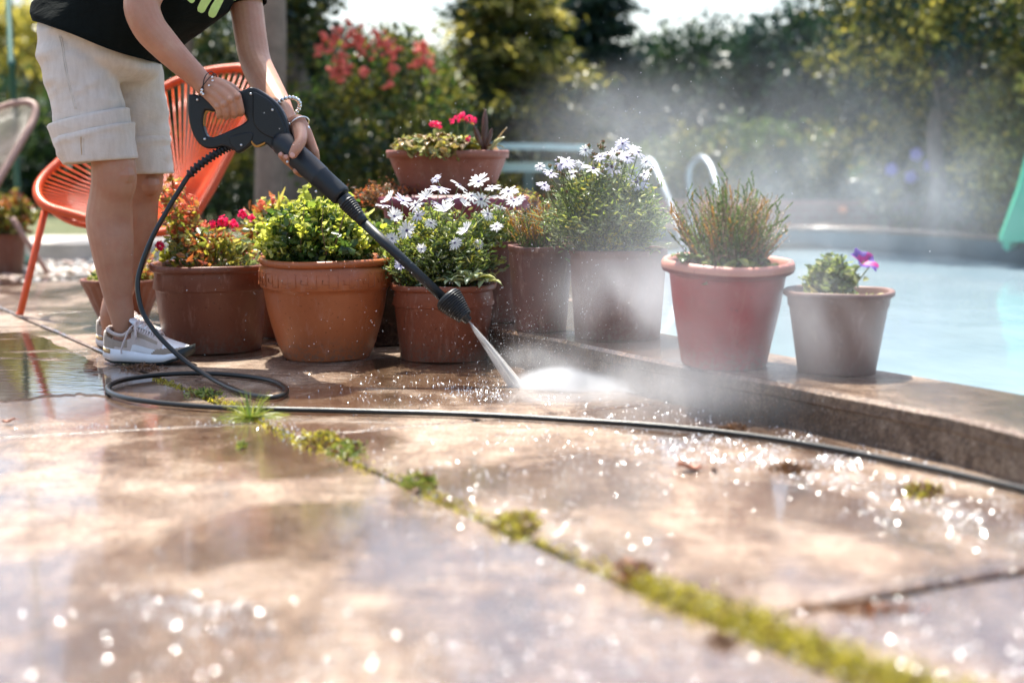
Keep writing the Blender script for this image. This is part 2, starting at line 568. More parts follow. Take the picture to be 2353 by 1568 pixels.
def mat_water():
    t = NT("pool_water"); v = t.coord()
    n = t.noise(t.coord((1, .45, 1)), 9, 4, .55, .5)
    n2 = t.noise(t.coord((1, .4, 1)), 30, 3, .5)
    b = t.bump(n, .10, .02); b = t.bump(n2, .06, .004, b)
    col = t.ramp(t.noise(v, 2.2, 3, .5, 1.0), [(.3, (.25, .345, .395)), (.7, (.30, .40, .45))])
    p = t.bsdf(col, .06, b)
    p.inputs['IOR'].default_value = 1.33
    return t.done(p)
mb = MB()
mb.add([(p.x, p.y, -.06) for p in offset_loop(outl, .01 * sg)], [tuple(range(len(outl)))])
w = mb.build("water", mat_water(), smooth=False); tag(w, kind="structure")
mb = MB(); mb.add([(p.x, p.y, -1.28) for p in offset_loop(outl, .01 * sg)], [tuple(range(len(outl)))])
w = mb.build("pool_floor", m_simple("pool_plaster", (.35, .6, .65), .6)); tag(w, kind="structure")

# low spot with standing water at the left (real film lying on the slabs)
def mat_puddle():
    t = NT("puddle_water"); v = t.coord()
    b = t.bump(t.noise(t.coord((.6, 1.6, 1)), 26, 3, .5), .10, .004)
    gl = t.bsdf((.03, .024, .02), .03, b); gl.inputs['IOR'].default_value = 1.45
    gl.inputs['Specular IOR Level'].default_value = .8
    tr = t.node("ShaderNodeBsdfTransparent")
    lw = t.node("ShaderNodeFresnel"); lw.inputs[0].default_value = 1.6
    t.link(b, lw.inputs['Normal'])
    film = t.val(t.noise(t.coord((.5, 1.2, 1)), 7, 7, .68, .8), 0, 1, .40, .46)
    mx = t.node("ShaderNodeMixShader"); t.link(t.math('MULTIPLY', film, t.val(lw.outputs[0], .35, 1.0, .04, .5)), mx.inputs[0])
    t.link(tr.outputs[0], mx.inputs[1]); t.link(gl.outputs[0], mx.inputs[2])
    return t.done(mx)
M_PUD = mat_puddle()
def puddle(pix, seed, label):
    pts = [G(x, y, .0012) for x, y in pix]
    pts = spline(pts + [pts[0]], 14)[:-1]
    c = sum(pts, Vector()) / len(pts)
    out = []
    for p in pts:
        d = p - c
        out.append(c + d * (1 + .10 * noise.noise(p * 14 + Vector((seed, 0, 0))) + .07 * noise.noise(p * 40)))
    mb = MB(); mb.add([(p.x, p.y, .0012) for p in out], [tuple(range(len(out)))])
    o = mb.build("puddle", M_PUD, smooth=False); tag(o, label, "puddle", kind="structure")
puddle([(-120, 770), (60, 765), (150, 800), (235, 850), (245, 900), (120, 905), (-20, 912), (-150, 900)], 1, "sheet of standing water")

# gravel bed, stone step at the left
def scatter_mesh(name, n, region, size, mats, label=None, cat=None, kind=None, seed=1, zf=None, flat=.5):
    rr = random.Random(seed); mb = MB()
    for _ in range(n):
        p = region(rr)
        s_ = rr.uniform(*size)
        rot = Matrix.Rotation(rr.uniform(0, 6.28), 3, 'Z') @ Matrix.Rotation(rr.uniform(-.5, .5), 3, 'X')
        mb.sphere(p + Vector((0, 0, s_ * flat * .5)), (s_, s_ * rr.uniform(.6, .95), s_ * flat), rr.randrange(len(mats)), 6, 4, rot)
    o = mb.build(name, mats); tag(o, label, cat, kind=kind); return o
scatter_mesh("gravel", 2600, lambda r: Vector((r.uniform(-3.6, -.9), r.uniform(6.3, 8.4), -.02)), (.012, .032),
             [m_simple("gravel_pale", (.62, .55, .47), .5), m_simple("gravel_pink", (.5, .36, .30), .5), m_simple("gravel_grey", (.38, .36, .34), .5)],
             "pale gravel and leaf litter behind the orange chair", "gravel", "stuff", 3)
mb = MB()
a = G(80, 560, .06); b = G(345, 560, .06)
mb.box((-2.05, 8.05, .035), (1.5, .75, .09))
st = mb.build("stone_step", m_simple("step_stone", (.55, .49, .42), .5, .2, 9, .3), origin=(-2.05, 8.05, 0), smooth=False)
tag(st, "low pale stone step lying behind the orange chair", "step")

# ------------------------------------------------------------------ foliage clouds
def leaf_cloud(name, C, Dn, size, mats, parent=None, aspect=.5, mi=None, origin=None, fold=.25, curl=.2, seed=0):
    """one mesh of many small leaves. C centres (n,3), Dn growing directions (n,3), size (n,)"""
    rs = np.random.RandomState(seed)
    n = len(C)
    Dn = Dn / np.maximum(1e-9, np.linalg.norm(Dn, axis=1))[:, None]
    rv = rs.normal(size=(n, 3))
    Sd = np.cross(Dn, rv); Sd /= np.maximum(1e-9, np.linalg.norm(Sd, axis=1))[:, None]
    Nn = np.cross(Sd, Dn)
    s = np.asarray(size)[:, None]
    w = s * aspect * .5
    base = C - Dn * s * .5
    v = np.empty((n, 6, 3))
    v[:, 0] = base
    v[:, 1] = base + Dn * s * .38 + Sd * w + Nn * w * fold
    v[:, 2] = base + Dn * s * .8 + Sd * w * .62 - Nn * s * curl * .35 + Nn * w * fold
    v[:, 3] = base + Dn * s - Nn * s * curl
    v[:, 4] = base + Dn * s * .8 - Sd * w * .62 - Nn * s * curl * .35 + Nn * w * fold
    v[:, 5] = base + Dn * s * .38 - Sd * w + Nn * w * fold
    me = bpy.data.meshes.new(name)
    me.vertices.add(n * 6); me.vertices.foreach_set("co", v.reshape(-1).astype(np.float32))
    idx = np.arange(n)[:, None] * 6 + np.array([[0, 1, 2, 3, 0, 3, 4, 5]])
    idx = idx.reshape(-1)
    me.loops.add(n * 8); me.loops.foreach_set("vertex_index", idx.astype(np.int32))
    me.polygons.add(n * 2)
    me.polygons.foreach_set("loop_start", (np.arange(n * 2) * 4).astype(np.int32))
    me.polygons.foreach_set("loop_total", np.full(n * 2, 4, dtype=np.int32))
    if mi is not None:
        me.polygons.foreach_set("material_index", np.repeat(np.asarray(mi), 2).astype(np.int32))
    me.update(calc_edges=True); me.validate()
    return make(name, me, mats, parent, origin, smooth=False)

def clump_points(rs, center, radii, nclump, per, spread, shell=.55, squash_low=.0):
    """points in clumps spread through an ellipsoid"""
    d = rs.normal(size=(nclump, 3)); d /= np.linalg.norm(d, axis=1)[:, None]
    r = rs.uniform(shell, 1.0, size=(nclump, 1)) ** .6
    cc = np.array(center) + d * r * np.array(radii)
    pts = np.repeat(cc, per, axis=0) + rs.normal(size=(nclump * per, 3)) * np.array(spread)
    out = pts - np.array(center)
    out /= np.array(radii) ** 1.0
    return pts, out

LEAF_DARK = m_leaf("leaf_dark", [(.014, .036, .018), (.026, .058, .024), (.05, .09, .03), (.018, .042, .026)], .42, .25)
LEAF_TEAL = m_leaf("leaf_blue_dark", [(.014, .044, .038), (.022, .06, .05), (.035, .075, .05)], .42, .22)
LEAF_OLIVE = m_leaf("leaf_olive", [(.12, .13, .025), (.20, .19, .04), (.06, .09, .02), (.28, .24, .07)], .38, .4)
LEAF_GOLD = m_leaf("leaf_gold", [(.55, .46, .11), (.40, .37, .08), (.70, .60, .22), (.20, .21, .05)], .35, .45)
LEAF_MID = m_leaf("leaf_mid", [(.05, .10, .024), (.08, .14, .03), (.035, .07, .02), (.13, .17, .045)], .38, .4)
M_BARK = m_simple("bark", (.17, .13, .105), .85, .35, 18, .6, 40)
M_BARK_G = m_simple("bark_grey", (.24, .175, .13), .85, .25, 14, .5, 30)

def plant_big(name, label, cat, loc, radii, mats, n, per, spread, lsize, seed, trunk=None, group=None, aspect=.5, shell=.5, mi_p=None, crown=None, limbs=5, tm=None):
    root = empty(name, loc, label, cat, group)
    rs = np.random.RandomState(seed); rr = random.Random(seed)
    c = Vector(crown) if crown is not None else Vector(loc) + Vector((0, 0, radii[2] * .95))
    pts, out = clump_points(rs, c, radii, n, per, spread, shell)
    keep = pts[:, 2] > .02
    pts = pts[keep]; out = out[keep]
    dirs = out * .6 + rs.normal(size=out.shape) * .8 + np.array([0, 0, .15])
    sz = rs.uniform(lsize * .6, lsize * 1.4, size=len(pts))
    mi = None
    if len(mats) > 1:
        # each clump takes one leaf tone at random
        cl = np.repeat(rs.choice(len(mats), size=n, p=mi_p), per)[keep]
        mi = cl
    leaf_cloud("crown" if trunk else "foliage", pts, dirs, sz, list(mats), root, aspect, mi, seed=seed)
    mb = MB()
    r0 = trunk or .02
    base = Vector(loc); top = c + Vector((0, 0, -radii[2] * .3))
    p = [base.lerp(top, t) + Vector((rr.uniform(-1, 1), rr.uniform(-1, 1), 0)) * r0 * .8 * (t > 0) for t in (0, .25, .5, .75, 1)]
    mb.tube(spline(p, 4), [lerp(r0 * 1.15, r0 * .75, i / 16) for i in range(17)], 12)
    for k in range(limbs):
        a = 6.28 * k / limbs + rr.uniform(-.4, .4)
        e = c + Vector((math.cos(a) * radii[0] * .75, math.sin(a) * radii[1] * .75, rr.uniform(-.3, .7) * radii[2]))
        s0 = base.lerp(top, rr.uniform(.55, 1))
        mid = s0.lerp(e, .5) + Vector((0, 0, .1 * radii[2]))
        mb.tube(spline([s0, mid, e], 4), [lerp(r0 * .55, r0 * .12, i / 8) for i in range(9)], 6)
    mb.build("trunk" if trunk else "stem", tm or M_BARK, root)
    return root

def at(x, D, z=0.0):
    return Vector(((x - CX) / F * D, D, z))

# hedge and trees behind, from left to right
plant_big("shrub", "bright yellow-green shrub filling the upper left corner behind the green post", "shrub", at(30, 19.0), (1.35, 1.0, 1.28), [LEAF_GOLD, LEAF_OLIVE], 420, 34, .15, .12, 11, mi_p=[.6, .4])
plant_big("shrub", "dark green bush behind the legs of the person", "shrub", at(170, 14.0), (.85, .6, .50), [LEAF_DARK, LEAF_MID], 220, 34, .10, .085, 12, mi_p=[.8, .2])
plant_big("shrub", "pale green shrub behind the person's back", "shrub", at(330, 15.8), (.95, .7, 1.05), [LEAF_OLIVE, LEAF_MID], 300, 34, .11, .09, 13, mi_p=[.5, .5])
plant_big("shrub", "dark shrub between the two grey trunks", "shrub", at(500, 10.2), (.55, .5, .98), [LEAF_OLIVE, LEAF_DARK], 220, 34, .07, .055, 14, mi_p=[.3, .7])
plant_big("tree", "tree with a straight grey-brown trunk just right of the person's forearms", "tree", at(617, 7.6), (1.0, .9, .6), [LEAF_DARK, LEAF_MID], 150, 40, .09, .07, 15, trunk=.074, crown=at(617, 7.6, 2.55), tm=M_BARK_G, mi_p=[.7, .3])
plant_big("tree", "thin dark trunked tree showing between the person's arms", "tree", at(452, 9.0), (.8, .8, .5), [LEAF_DARK, LEAF_OLIVE], 110, 36, .09, .07, 16, trunk=.042, crown=at(440, 9.0, 2.5), tm=M_BARK_G, mi_p=[.6, .4])
plant_big("tree", "leaning olive-barked tree to the left of the red blossom", "tree", at(668, 9.4), (.30, .5, .75), [LEAF_DARK, LEAF_OLIVE], 130, 36, .06, .06, 17, trunk=.13, crown=at(675, 9.4, 1.55), mi_p=[.8, .2])
fl_sh = plant_big("flowering_shrub", "big shrub with clusters of coral red blossom above the green plants", "shrub", at(880, 8.2), (.48, .45, .58), [LEAF_OLIVE, LEAF_DARK, LEAF_MID], 260, 34, .055, .045, 18, mi_p=[.4, .3, .3], crown=at(885, 8.2, .66))
M_CORAL = m_simple("coral_petal", (.72, .13, .09), .5, .3, 30)
rr = random.Random(5)
for i, (x, y, s_) in enumerate([(800, 75, 2), (770, 95, 1.3), (830, 100, 1.8), (885, 108, 1.8), (905, 118, 1.3), (783, 140, 1.7), (790, 165, 1.9), (770, 172, 1.1), (968, 115, 1.8), (985, 140, 1.5), (955, 145, 1.2), (838, 165, .9), (905, 160, 1.0), (862, 85, 1.0), (745, 85, .8), (735, 115, .7), (893, 198, .7)]):
    mb = MB(); c = P(x, y, 7.75)
    for k in range(int(13 * s_)):
        d = Vector((rr.gauss(0, 1), rr.gauss(0, .6), rr.gauss(0, 1))) * .0165 * s_
        r_ = rr.uniform(.012, .02)
        mb.sphere(c + d, (r_, r_ * .5, r_ * .8), 0, 6, 4, Matrix.Rotation(rr.uniform(0, 6), 3, 'Z') @ Matrix.Rotation(rr.uniform(-1, 1), 3, 'X'))
    mb.build("blossom", M_CORAL, fl_sh)

def conifer(name, label, x, D, w, h, mats, n, seed, mi_p, trunk=.09, group=None, z0=.15):
    """tiered evergreen: drooping sprays on limbs"""
    root = empty(name, at(x, D), label, "tree", group)
    rs = np.random.RandomState(seed); rr = random.Random(seed)
    mb = MB(); base = at(x, D)
    mb.tube([base, base + Vector((0, 0, h * .6)), base + Vector((0, 0, h * .97))], [trunk, trunk * .7, trunk * .15], 10)
    P_, D_, MI = [], [], []
    for k in range(n):
        t = rr.random() ** .8
        z = z0 + (h - z0) * t
        rad = w * (1 - t * .72) * rr.uniform(.65, 1.12)
        a = rr.uniform(0, 6.283)
        s0 = base + Vector((0, 0, z)); e = s0 + Vector((math.cos(a) * rad, math.sin(a) * rad, rad * rr.uniform(-.25, .18)))
        m_ = s0.lerp(e, .5) + Vector((0, 0, rad * .10))
        mb.tube([s0, m_, e], [trunk * .22, trunk * .14, trunk * .04], 5)
        mi = int(rs.choice(len(mats), p=mi_p))
        for q in range(120):
            u = rr.uniform(.25, 1.0)
            p = (s0.lerp(m_, u * 2) if u < .5 else m_.lerp(e, u * 2 - 1))
            sd = rad * .30 * (1.1 - u * .6)
            p = p + Vector((rr.gauss(0, sd), rr.gauss(0, sd), rr.gauss(0, sd * .32) - sd * .2))
            P_.append(p); D_.append((e - s0).normalized() * .8 + Vector((rr.gauss(0, .5), rr.gauss(0, .5), rr.gauss(-.2, .4)))); MI.append(mi)
    leaf_cloud("crown", np.array(P_), np.array(D_), rs.uniform(.04, .10, len(P_)), list(mats), root, .28, MI, seed=seed)
    mb.build("trunk", M_BARK, root)
conifer("conifer", "broad conifer with golden tips right of the red blossom", 1165, 10.5, .92, 1.95, [LEAF_DARK, LEAF_OLIVE, LEAF_GOLD], 210, 21, [.40, .38, .22])
conifer("conifer", "tall dark conifer behind the white-flowered bush", 1345, 11.5, .66, 2.35, [LEAF_DARK, LEAF_TEAL, LEAF_OLIVE], 260, 22, [.5, .4, .1])
plant_big("shrub", "blue-green bush below the white gap of sky", "shrub", at(1640, 12), (1.15, .6, .80), [LEAF_TEAL, LEAF_DARK], 400, 36, .10, .07, 23, mi_p=[.6, .4])
plant_big("shrub", "rounded dark bush just left of the small-leaved tree", "shrub", at(1860, 11.4), (.8, .6, .86), [LEAF_TEAL, LEAF_DARK], 300, 36, .09, .07, 24, mi_p=[.7, .3])
plant_big("shrub", "dark hedge shrub behind the red blossom", "shrub", at(860, 11.8), (1.2, .6, .72), [LEAF_DARK, LEAF_OLIVE], 300, 36, .1, .07, 25, mi_p=[.7, .3])
plant_big("shrub", "dark hedge shrub behind the grey trunks", "shrub", at(560, 12.4), (1.3, .6, .85), [LEAF_DARK, LEAF_MID], 300, 36, .1, .07, 26, mi_p=[.7, .3])
plant_big("tree", "tall tree with small glittering leaves at the upper right", "tree", at(2120, 9.2), (.98, .8, .72), [LEAF_GOLD, LEAF_OLIVE, LEAF_TEAL, LEAF_DARK], 520, 34, .06, .046, 27, trunk=.05, crown=at(2180, 9.2, 1.58), mi_p=[.22, .16, .38, .24], shell=.25)  # gold share: yellow leaves, plus sunlit highlights painted into the leaf colour
plant_big("tree", "dark leafy tree right of the sky gap with yellow leaves at its lower edge", "tree", at(1990, 10.4), (.62, .6, .60), [LEAF_TEAL, LEAF_OLIVE, LEAF_DARK], 260, 34, .07, .05, 28, trunk=.04, crown=at(2050, 10.4, 1.10), mi_p=[.5, .2, .3], shell=.3)
plant_big("shrub", "yellow-green shrub at the right edge above the green slide", "shrub", at(2360, 8.7), (.40, .4, .62), [LEAF_GOLD, LEAF_OLIVE], 230, 34, .06, .05, 29, mi_p=[.6, .4])
plant_big("shrub", "shadowy shrub between the yellow shrub and the flower bed", "shrub", at(2150, 10.2), (.85, .5, .52), [LEAF_TEAL, LEAF_DARK], 300, 34, .08, .06, 30, mi_p=[.7, .3])
# far wood closing the view
rs = np.random.RandomState(77)
xs_ = rs.uniform(-13, 13, 900); ys_ = rs.uniform(15.5, 17.5, 900)
hh = .92 + .28 * np.sin(xs_ * 1.7) + .22 * np.sin(xs_ * 4.1 + 1) + .1 * np.sin(xs_ * 9)
zz = rs.uniform(0, 1, 900) ** .7 * hh
cc = np.stack([xs_, ys_, zz], 1)
pts = np.repeat(cc, 46, axis=0) + rs.normal(size=(900 * 46, 3)) * .16
pts = pts[pts[:, 2] > 0]
o = leaf_cloud("far_hedge", pts, rs.normal(size=pts.shape), rs.uniform(.07, .16, len(pts)), [LEAF_TEAL, LEAF_DARK, LEAF_OLIVE], None, .55, rs.choice(3, len(pts), p=[.4, .45, .15]), seed=5)
tag(o, "dark far-off wood behind the garden", "hedge", kind="stuff")
# dark sheet added inside the wood, so that no light leaks through low down
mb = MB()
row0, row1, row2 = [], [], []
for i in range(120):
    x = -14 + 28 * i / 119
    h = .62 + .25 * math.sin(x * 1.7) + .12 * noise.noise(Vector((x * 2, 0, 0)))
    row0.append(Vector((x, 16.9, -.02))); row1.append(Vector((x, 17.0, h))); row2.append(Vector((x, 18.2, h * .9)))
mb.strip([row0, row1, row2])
o = mb.build("wood_backing", m_simple("thicket", (.012, .024, .016), .9, .4, 5, .8, 8)); tag(o, kind="structure")

# ------------------------------------------------------------------ flower bed wall beyond the pool
def mat_brick():
    t = NT("red_brick"); v = t.coord()
    b = t.node("ShaderNodeTexBrick"); b.inputs['Scale'].default_value = 5.0
    b.inputs['Color1'].default_value = (.22, .085, .06, 1); b.inputs['Color2'].default_value = (.3, .13, .09, 1); b.inputs['Mortar'].default_value = (.3, .25, .2, 1)
    mp = t.node("ShaderNodeMapping"); mp.inputs['Rotation'].default_value = (math.radians(90), 0, 0)
    t.link(v, mp.inputs[0]); t.link(mp.outputs[0], b.inputs[0])
    return t.done(t.bsdf(b.outputs[0], .7, t.bump(t.noise(v, 40, 4), .3, .004)))
M_BRICK = mat_brick()
root = empty("bed_wall", (2.0, 9.75, 0), "low red brick wall holding up the flower bed behind the pool", "wall")
mb = MB(); mb.box((1.75, 9.75, .10), (3.3, .12, .22)); mb.build("wall_face", M_BRICK, root, smooth=False)
mb = MB(); mb.box((1.75, 9.75, .225), (3.36, .18, .03)); mb.build("cap_stone", m_simple("cap", (.34, .17, .13), .7, .2, 9, .3), root, smooth=False)
BED = [(1600, 9.95, .42, .34, LEAF_OLIVE), (1720, 10.0, .42, .40, LEAF_MID), (1850, 10.0, .4, .36, LEAF_OLIVE), (1975, 10.0, .35, .30, LEAF_MID), (2080, 9.6, .36, .46, LEAF_OLIVE), (2200, 9.6, .34, .3, LEAF_MID), (1500, 10.0, .35, .3, LEAF_MID)]
LB = ["soft yellow-green bedding plant left of the heather spikes", "bedding plant directly behind the heather in the red pot", "bedding plant with an orange flower right of the heather", "low bedding plant at the middle of the brick wall", "taller bedding plant with purple-blue flowers above the far pool edge", "bedding plant beside the green slide", "bedding plant behind the pool ladder"]
M_PURP = m_simple("purple_petal", (.24, .20, .55), .5)
M_ORNG = m_simple("orange_petal", (.6, .2, .06), .5)
for i, (x, D, w_, h_, lm) in enumerate(BED):
    r_ = plant_big("bedding_plant", LB[i], "plant", at(x, D, .02), (w_, .22, h_), [lm, LEAF_MID], 90, 26, .045, .045, 40 + i, group="plants in the far flower bed", mi_p=[.75, .25], crown=at(x, D, .12 + h_ * .75))
    if i == 4:
        for (fx, fy) in [(2105, 355), (2048, 390), (2137, 380), (2093, 407)]:
            mb = MB(); c = P(fx, fy, 9.25)
            for k in range(5):
                a = 6.28 * k / 5; mb.sphere(c + Vector((math.cos(a) * .022, 0, math.sin(a) * .022)), (.022, .008, .022), 0, 8, 5)
            mb.build("flower", M_PURP, r_)
    if i == 2:
        mb = MB(); c = P(1936, 482, 9.3)
        for k in range(6):
            a = 6.28 * k / 6; mb.sphere(c + Vector((math.cos(a) * .02, 0, math.sin(a) * .014)), (.012, .008, .010), 0, 8, 5)
        mb.build("flower", M_ORNG, r_)

# pool ladder, diving board, slide, post, pale hut
M_CHROME = m_simple("brushed_steel", (.30, .34, .38), .5, .05, 20, Metallic=1.0)
lad = empty("pool_ladder", G(1560, 520, .085), "pair of bent steel handrails over the far side of the pool", "ladder")
for (pts) in [[(1475, 420, 8.9), (1462, 385, 8.85), (1475, 368, 8.7), (1497, 372, 8.5), (1520, 420, 8.3), (1545, 480, 8.15), (1562, 535, 8.0), (1575, 600, 7.9)],
              [(1588, 470, 8.9), (1582, 400, 8.85), (1592, 372, 8.75), (1612, 362, 8.6), (1632, 382, 8.45), (1648, 430, 8.3), (1662, 480, 8.2), (1676, 540, 8.1), (1690, 600, 8.0)]]:
    mb = MB(); q = [P(*p) for p in pts]; q[0].z = max(q[0].z, .085)
    q = [Vector((q[0].x, q[0].y, .085))] + q
    mb.tube(spline(q, 6), .018, 12); mb.build("handrail", M_CHROME, lad)
for z in (-.02,):
    mb = MB(); mb.box((P(1618, 560, 8.05).x, 8.05, -.16), (.34, .07, .03)); mb.build("step", M_CHROME, lad, smooth=False)

M_BOARD = m_simple("board_paint", (.46, .60, .58), .4, .12, 12)
db = empty("diving_board", at(1130, 8.6), "pale turquoise diving board behind the planter with the pink flowers", "diving board")
mb = MB(); c = P(1120, 352, 8.4)
rows = []
for t in range(13):
    u = t / 12; x = lerp(P(1000, 350, 8.4).x, P(1352, 350, 8.4).x, u); z = c.z + .01 + .012 * math.sin(u * 3)
    wdt = .24 * (1 if u < .9 else math.cos((u - .9) * 9))
    rows.append([Vector((x, 8.4 - wdt, z)), Vector((x, 8.4 - wdt, z + .035)), Vector((x, 8.4 + wdt, z + .035)), Vector((x, 8.4 + wdt, z))])
mb.loft(rows); mb.build("plank", M_BOARD, db, smooth=False)
mb = MB(); zz = P(1100, 384, 8.5).z
mb.box((P(1170, 384, 8.5).x, 8.5, zz), (.52, .36, .05)); mb.build("under_frame", M_BOARD, db, smooth=False)
for x in (1085, 1215):
    mb = MB(); mb.box((P(x, 0, 8.5).x, 8.5, zz / 2 - .012), (.06, .26, zz)); mb.build("leg", m_simple("leg_paint", (.09, .14, .13), .6), db, smooth=False)

M_SLIDE = m_simple("slide_green", (.04, .36, .22), .5, .08, 3)
sl = empty("pool_slide", at(2380, 7.75, .085), "bright green side of a pool slide at the right edge of the pool", "slide")
mb = MB()
pA = P(2300, 545, 7.75); pB = P(2372, 318, 7.75); pC = P(2480, 150, 7.75)
prof = [pA, pA.lerp(pB, .5) + Vector((.012, 0, 0)), pB, pC, Vector((pC.x + .25, 7.75, pC.z)), Vector((pC.x + .35, 7.75, .085)), Vector((pA.x, 7.75, .085))]
mb.loft([[Vector((p.x, 7.75, p.z)) for p in prof], [Vector((p.x, 7.79, p.z)) for p in prof]], 0, True)
mb.build("side_panel", M_SLIDE, sl, smooth=False)
mb = MB()
mb.loft([[Vector((p.x + .22, 8.2, p.z)) for p in prof], [Vector((p.x + .22, 8.24, p.z)) for p in prof]], 0, True)
mb.build("side_panel", M_SLIDE, sl, smooth=False)
mb = MB(); rows = []
for p in prof[:4]:
    rows.append([Vector((p.x + .02, 7.79, p.z - .05)), Vector((p.x + .24, 8.2, p.z - .05)), Vector((p.x + .27, 8.2, p.z - .08)), Vector((p.x + .05, 7.79, p.z - .08))])
mb.loft(rows, 0, True); mb.build("chute", m_simple("chute_green", (.05, .4, .27), .5), sl, smooth=False)

hut = empty("garden_hut", at(1620, 13.2), "small pale blue hut seen dimly through the spray behind the ladder", "hut")
mb = MB(); mb.box(at(1560, 13.2, .37), (1.0, .6, .76)); mb.build("wall", m_simple("hut_paint", (.42, .54, .58), .6), hut, smooth=False)
mb = MB(); mb.box(at(1560, 13.2, .78), (1.1, .75, .05)); mb.build("roof", m_simple("hut_roof", (.3, .36, .4), .6), hut, smooth=False)
mb = MB(); mb.box(at(1502, 12.89, .37), (.26, .03, .6)); mb.build("door", m_simple("hut_door", (.75, .80, .82), .5), hut, smooth=False)
mb = MB(); mb.box(at(1640, 12.89, .45), (.22, .03, .3)); mb.build("window", m_simple("hut_window", (.2, .28, .32), .1), hut, smooth=False)

post = empty("garden_post", at(46, 7.4), "slim dark green post standing at the far left", "post")
mb = MB(); b0 = at(46, 7.4)
mb.lathe([(.017, 0), (.017, 1.0), (.019, 1.0), (.019, 1.03), (.015, 1.03), (.014, 2.6), (0.0, 2.6)], b0, 14); mb.build("pole", m_simple("post_green", (.02, .11, .085), .4, .1), post)
mb = MB(); mb.lathe([(.0, 0), (.11, .0), (.11, .03), (.03, .06), (.02, .10)], b0 + Vector((0, 0, -.02)), 20); mb.build("base", m_simple("post_base", (.03, .08, .06), .5), post)
# ------------------------------------------------------------------ pots and their plants
M_POTSOIL = m_simple("potting_soil", (.035, .024, .018), .8, .5, 40, .9, 90)
TC_BROWN = m_pot("terracotta_brown", (.215, .070, .036), (.16, .052, .03), .40, .3)
TC_ORANGE = m_pot("terracotta_orange", (.46, .135, .045), (.38, .105, .036), .36, .3)
TC_MID = m_pot("terracotta_mid", (.29, .088, .043), (.22, .064, .034), .40, .35)
TC_DARK = m_pot("pot_dark", (.045, .026, .02), (.03, .018, .014), .45, .1)
TC_OLD = m_pot("terracotta_old", (.17, .055, .036), (.10, .034, .024), .5, .7, (.4, .26, .2))
TC_RED = m_pot("pot_red", (.36, .008, .014), (.24, .007, .012), .38, .2, (.42, .19, .16))
TC_PINK = m_pot("pot_pink_rim", (.56, .25, .19), (.48, .2, .15), .42, .3)
TC_MAUVE = m_pot("pot_mauve", (.19, .098, .075), (.13, .072, .058), .5, .4, (.4, .3, .27))
TC_MAROON = m_pot("pot_maroon", (.27, .055, .085), (.2, .04, .06), .4, .4)

def pot_profile(style, rt, rb, h):
    t = .006
    if style == "step":      # straight pot with rolled rim and stepped collar
        o = [(rb * .9, .004), (rb, 0), (rb + .003, .004), (lerp(rb, rt, .70) * .985, h * .70), (lerp(rb, rt, .72) * 1.0, h * .715), (lerp(rb, rt, .735) * 1.018, h * .725), (rt * .925, h * .90), (rt * .93, h * .925), (rt * .985, h * .93), (rt, h * .945), (rt, h * .985), (rt * .99, h)]
        inn = [(rt * .925, h), (rt * .91, h * .985), (rt * .86, h * .80)]
    elif style == "bell":    # curved sides, wide roll, band with a key pattern
        o = [(rb * .9, .004), (rb, 0), (rb * 1.02, .005), (rb * 1.16, h * .16), (rb * 1.285, h * .34), (rb * 1.375, h * .50), (rb * 1.43, h * .66), (rb * 1.45, h * .695), (rb * 1.50, h * .71), (rb * 1.515, h * .72), (rb * 1.53, h * .90), (rt * .90, h * .925), (rt * .97, h * .932), (rt, h * .955), (rt * .995, h * .985), (rt * .97, h * 1.0)]
        inn = [(rt * .90, h * .995), (rt * .87, h * .97), (rt * .84, h * .78)]
    elif style == "roll":    # tapered bucket with fat rolled rim
        o = [(rb * .88, .004), (rb * .97, 0), (rb, .006), (lerp(rb, rt, .45), h * .55), (lerp(rb, rt, .60), h * .80), (lerp(rb, rt, .64), h * .86), (rt * .90, h * .865), (rt * .93, h * .88), (rt * .97, h * .885), (rt, h * .92), (rt * .995, h * .97), (rt * .96, h)]
        inn = [(rt * .90, h * .99), (rt * .87, h * .96), (rt * .82, h * .74)]
    elif style == "thin":
        o = [(rb * .9, .004), (rb, 0), (rb * 1.01, .004), (lerp(rb, rt, .62), h * .80), (lerp(rb, rt, .70), h * .81), (lerp(rb, rt, .74), h * .92), (rt * .97, h * .93), (rt, h * .945), (rt, h * .99), (rt * .98, h)]
        inn = [(rt * .90, h), (rt * .88, h * .98), (rt * .80, h * .76)]
    else:                    # plain, old clay
        o = [(rb * .9, .004), (rb, 0), (rb * 1.01, .004), (lerp(rb, rt, .85), h * .86), (rt * .965, h * .885), (rt * .97, h * .93), (rt, h * .94), (rt, h * .985), (rt * .99, h)]
        inn = [(rt * .91, h), (rt * .90, h * .98), (rt * .86, h * .78)]
    return o, inn

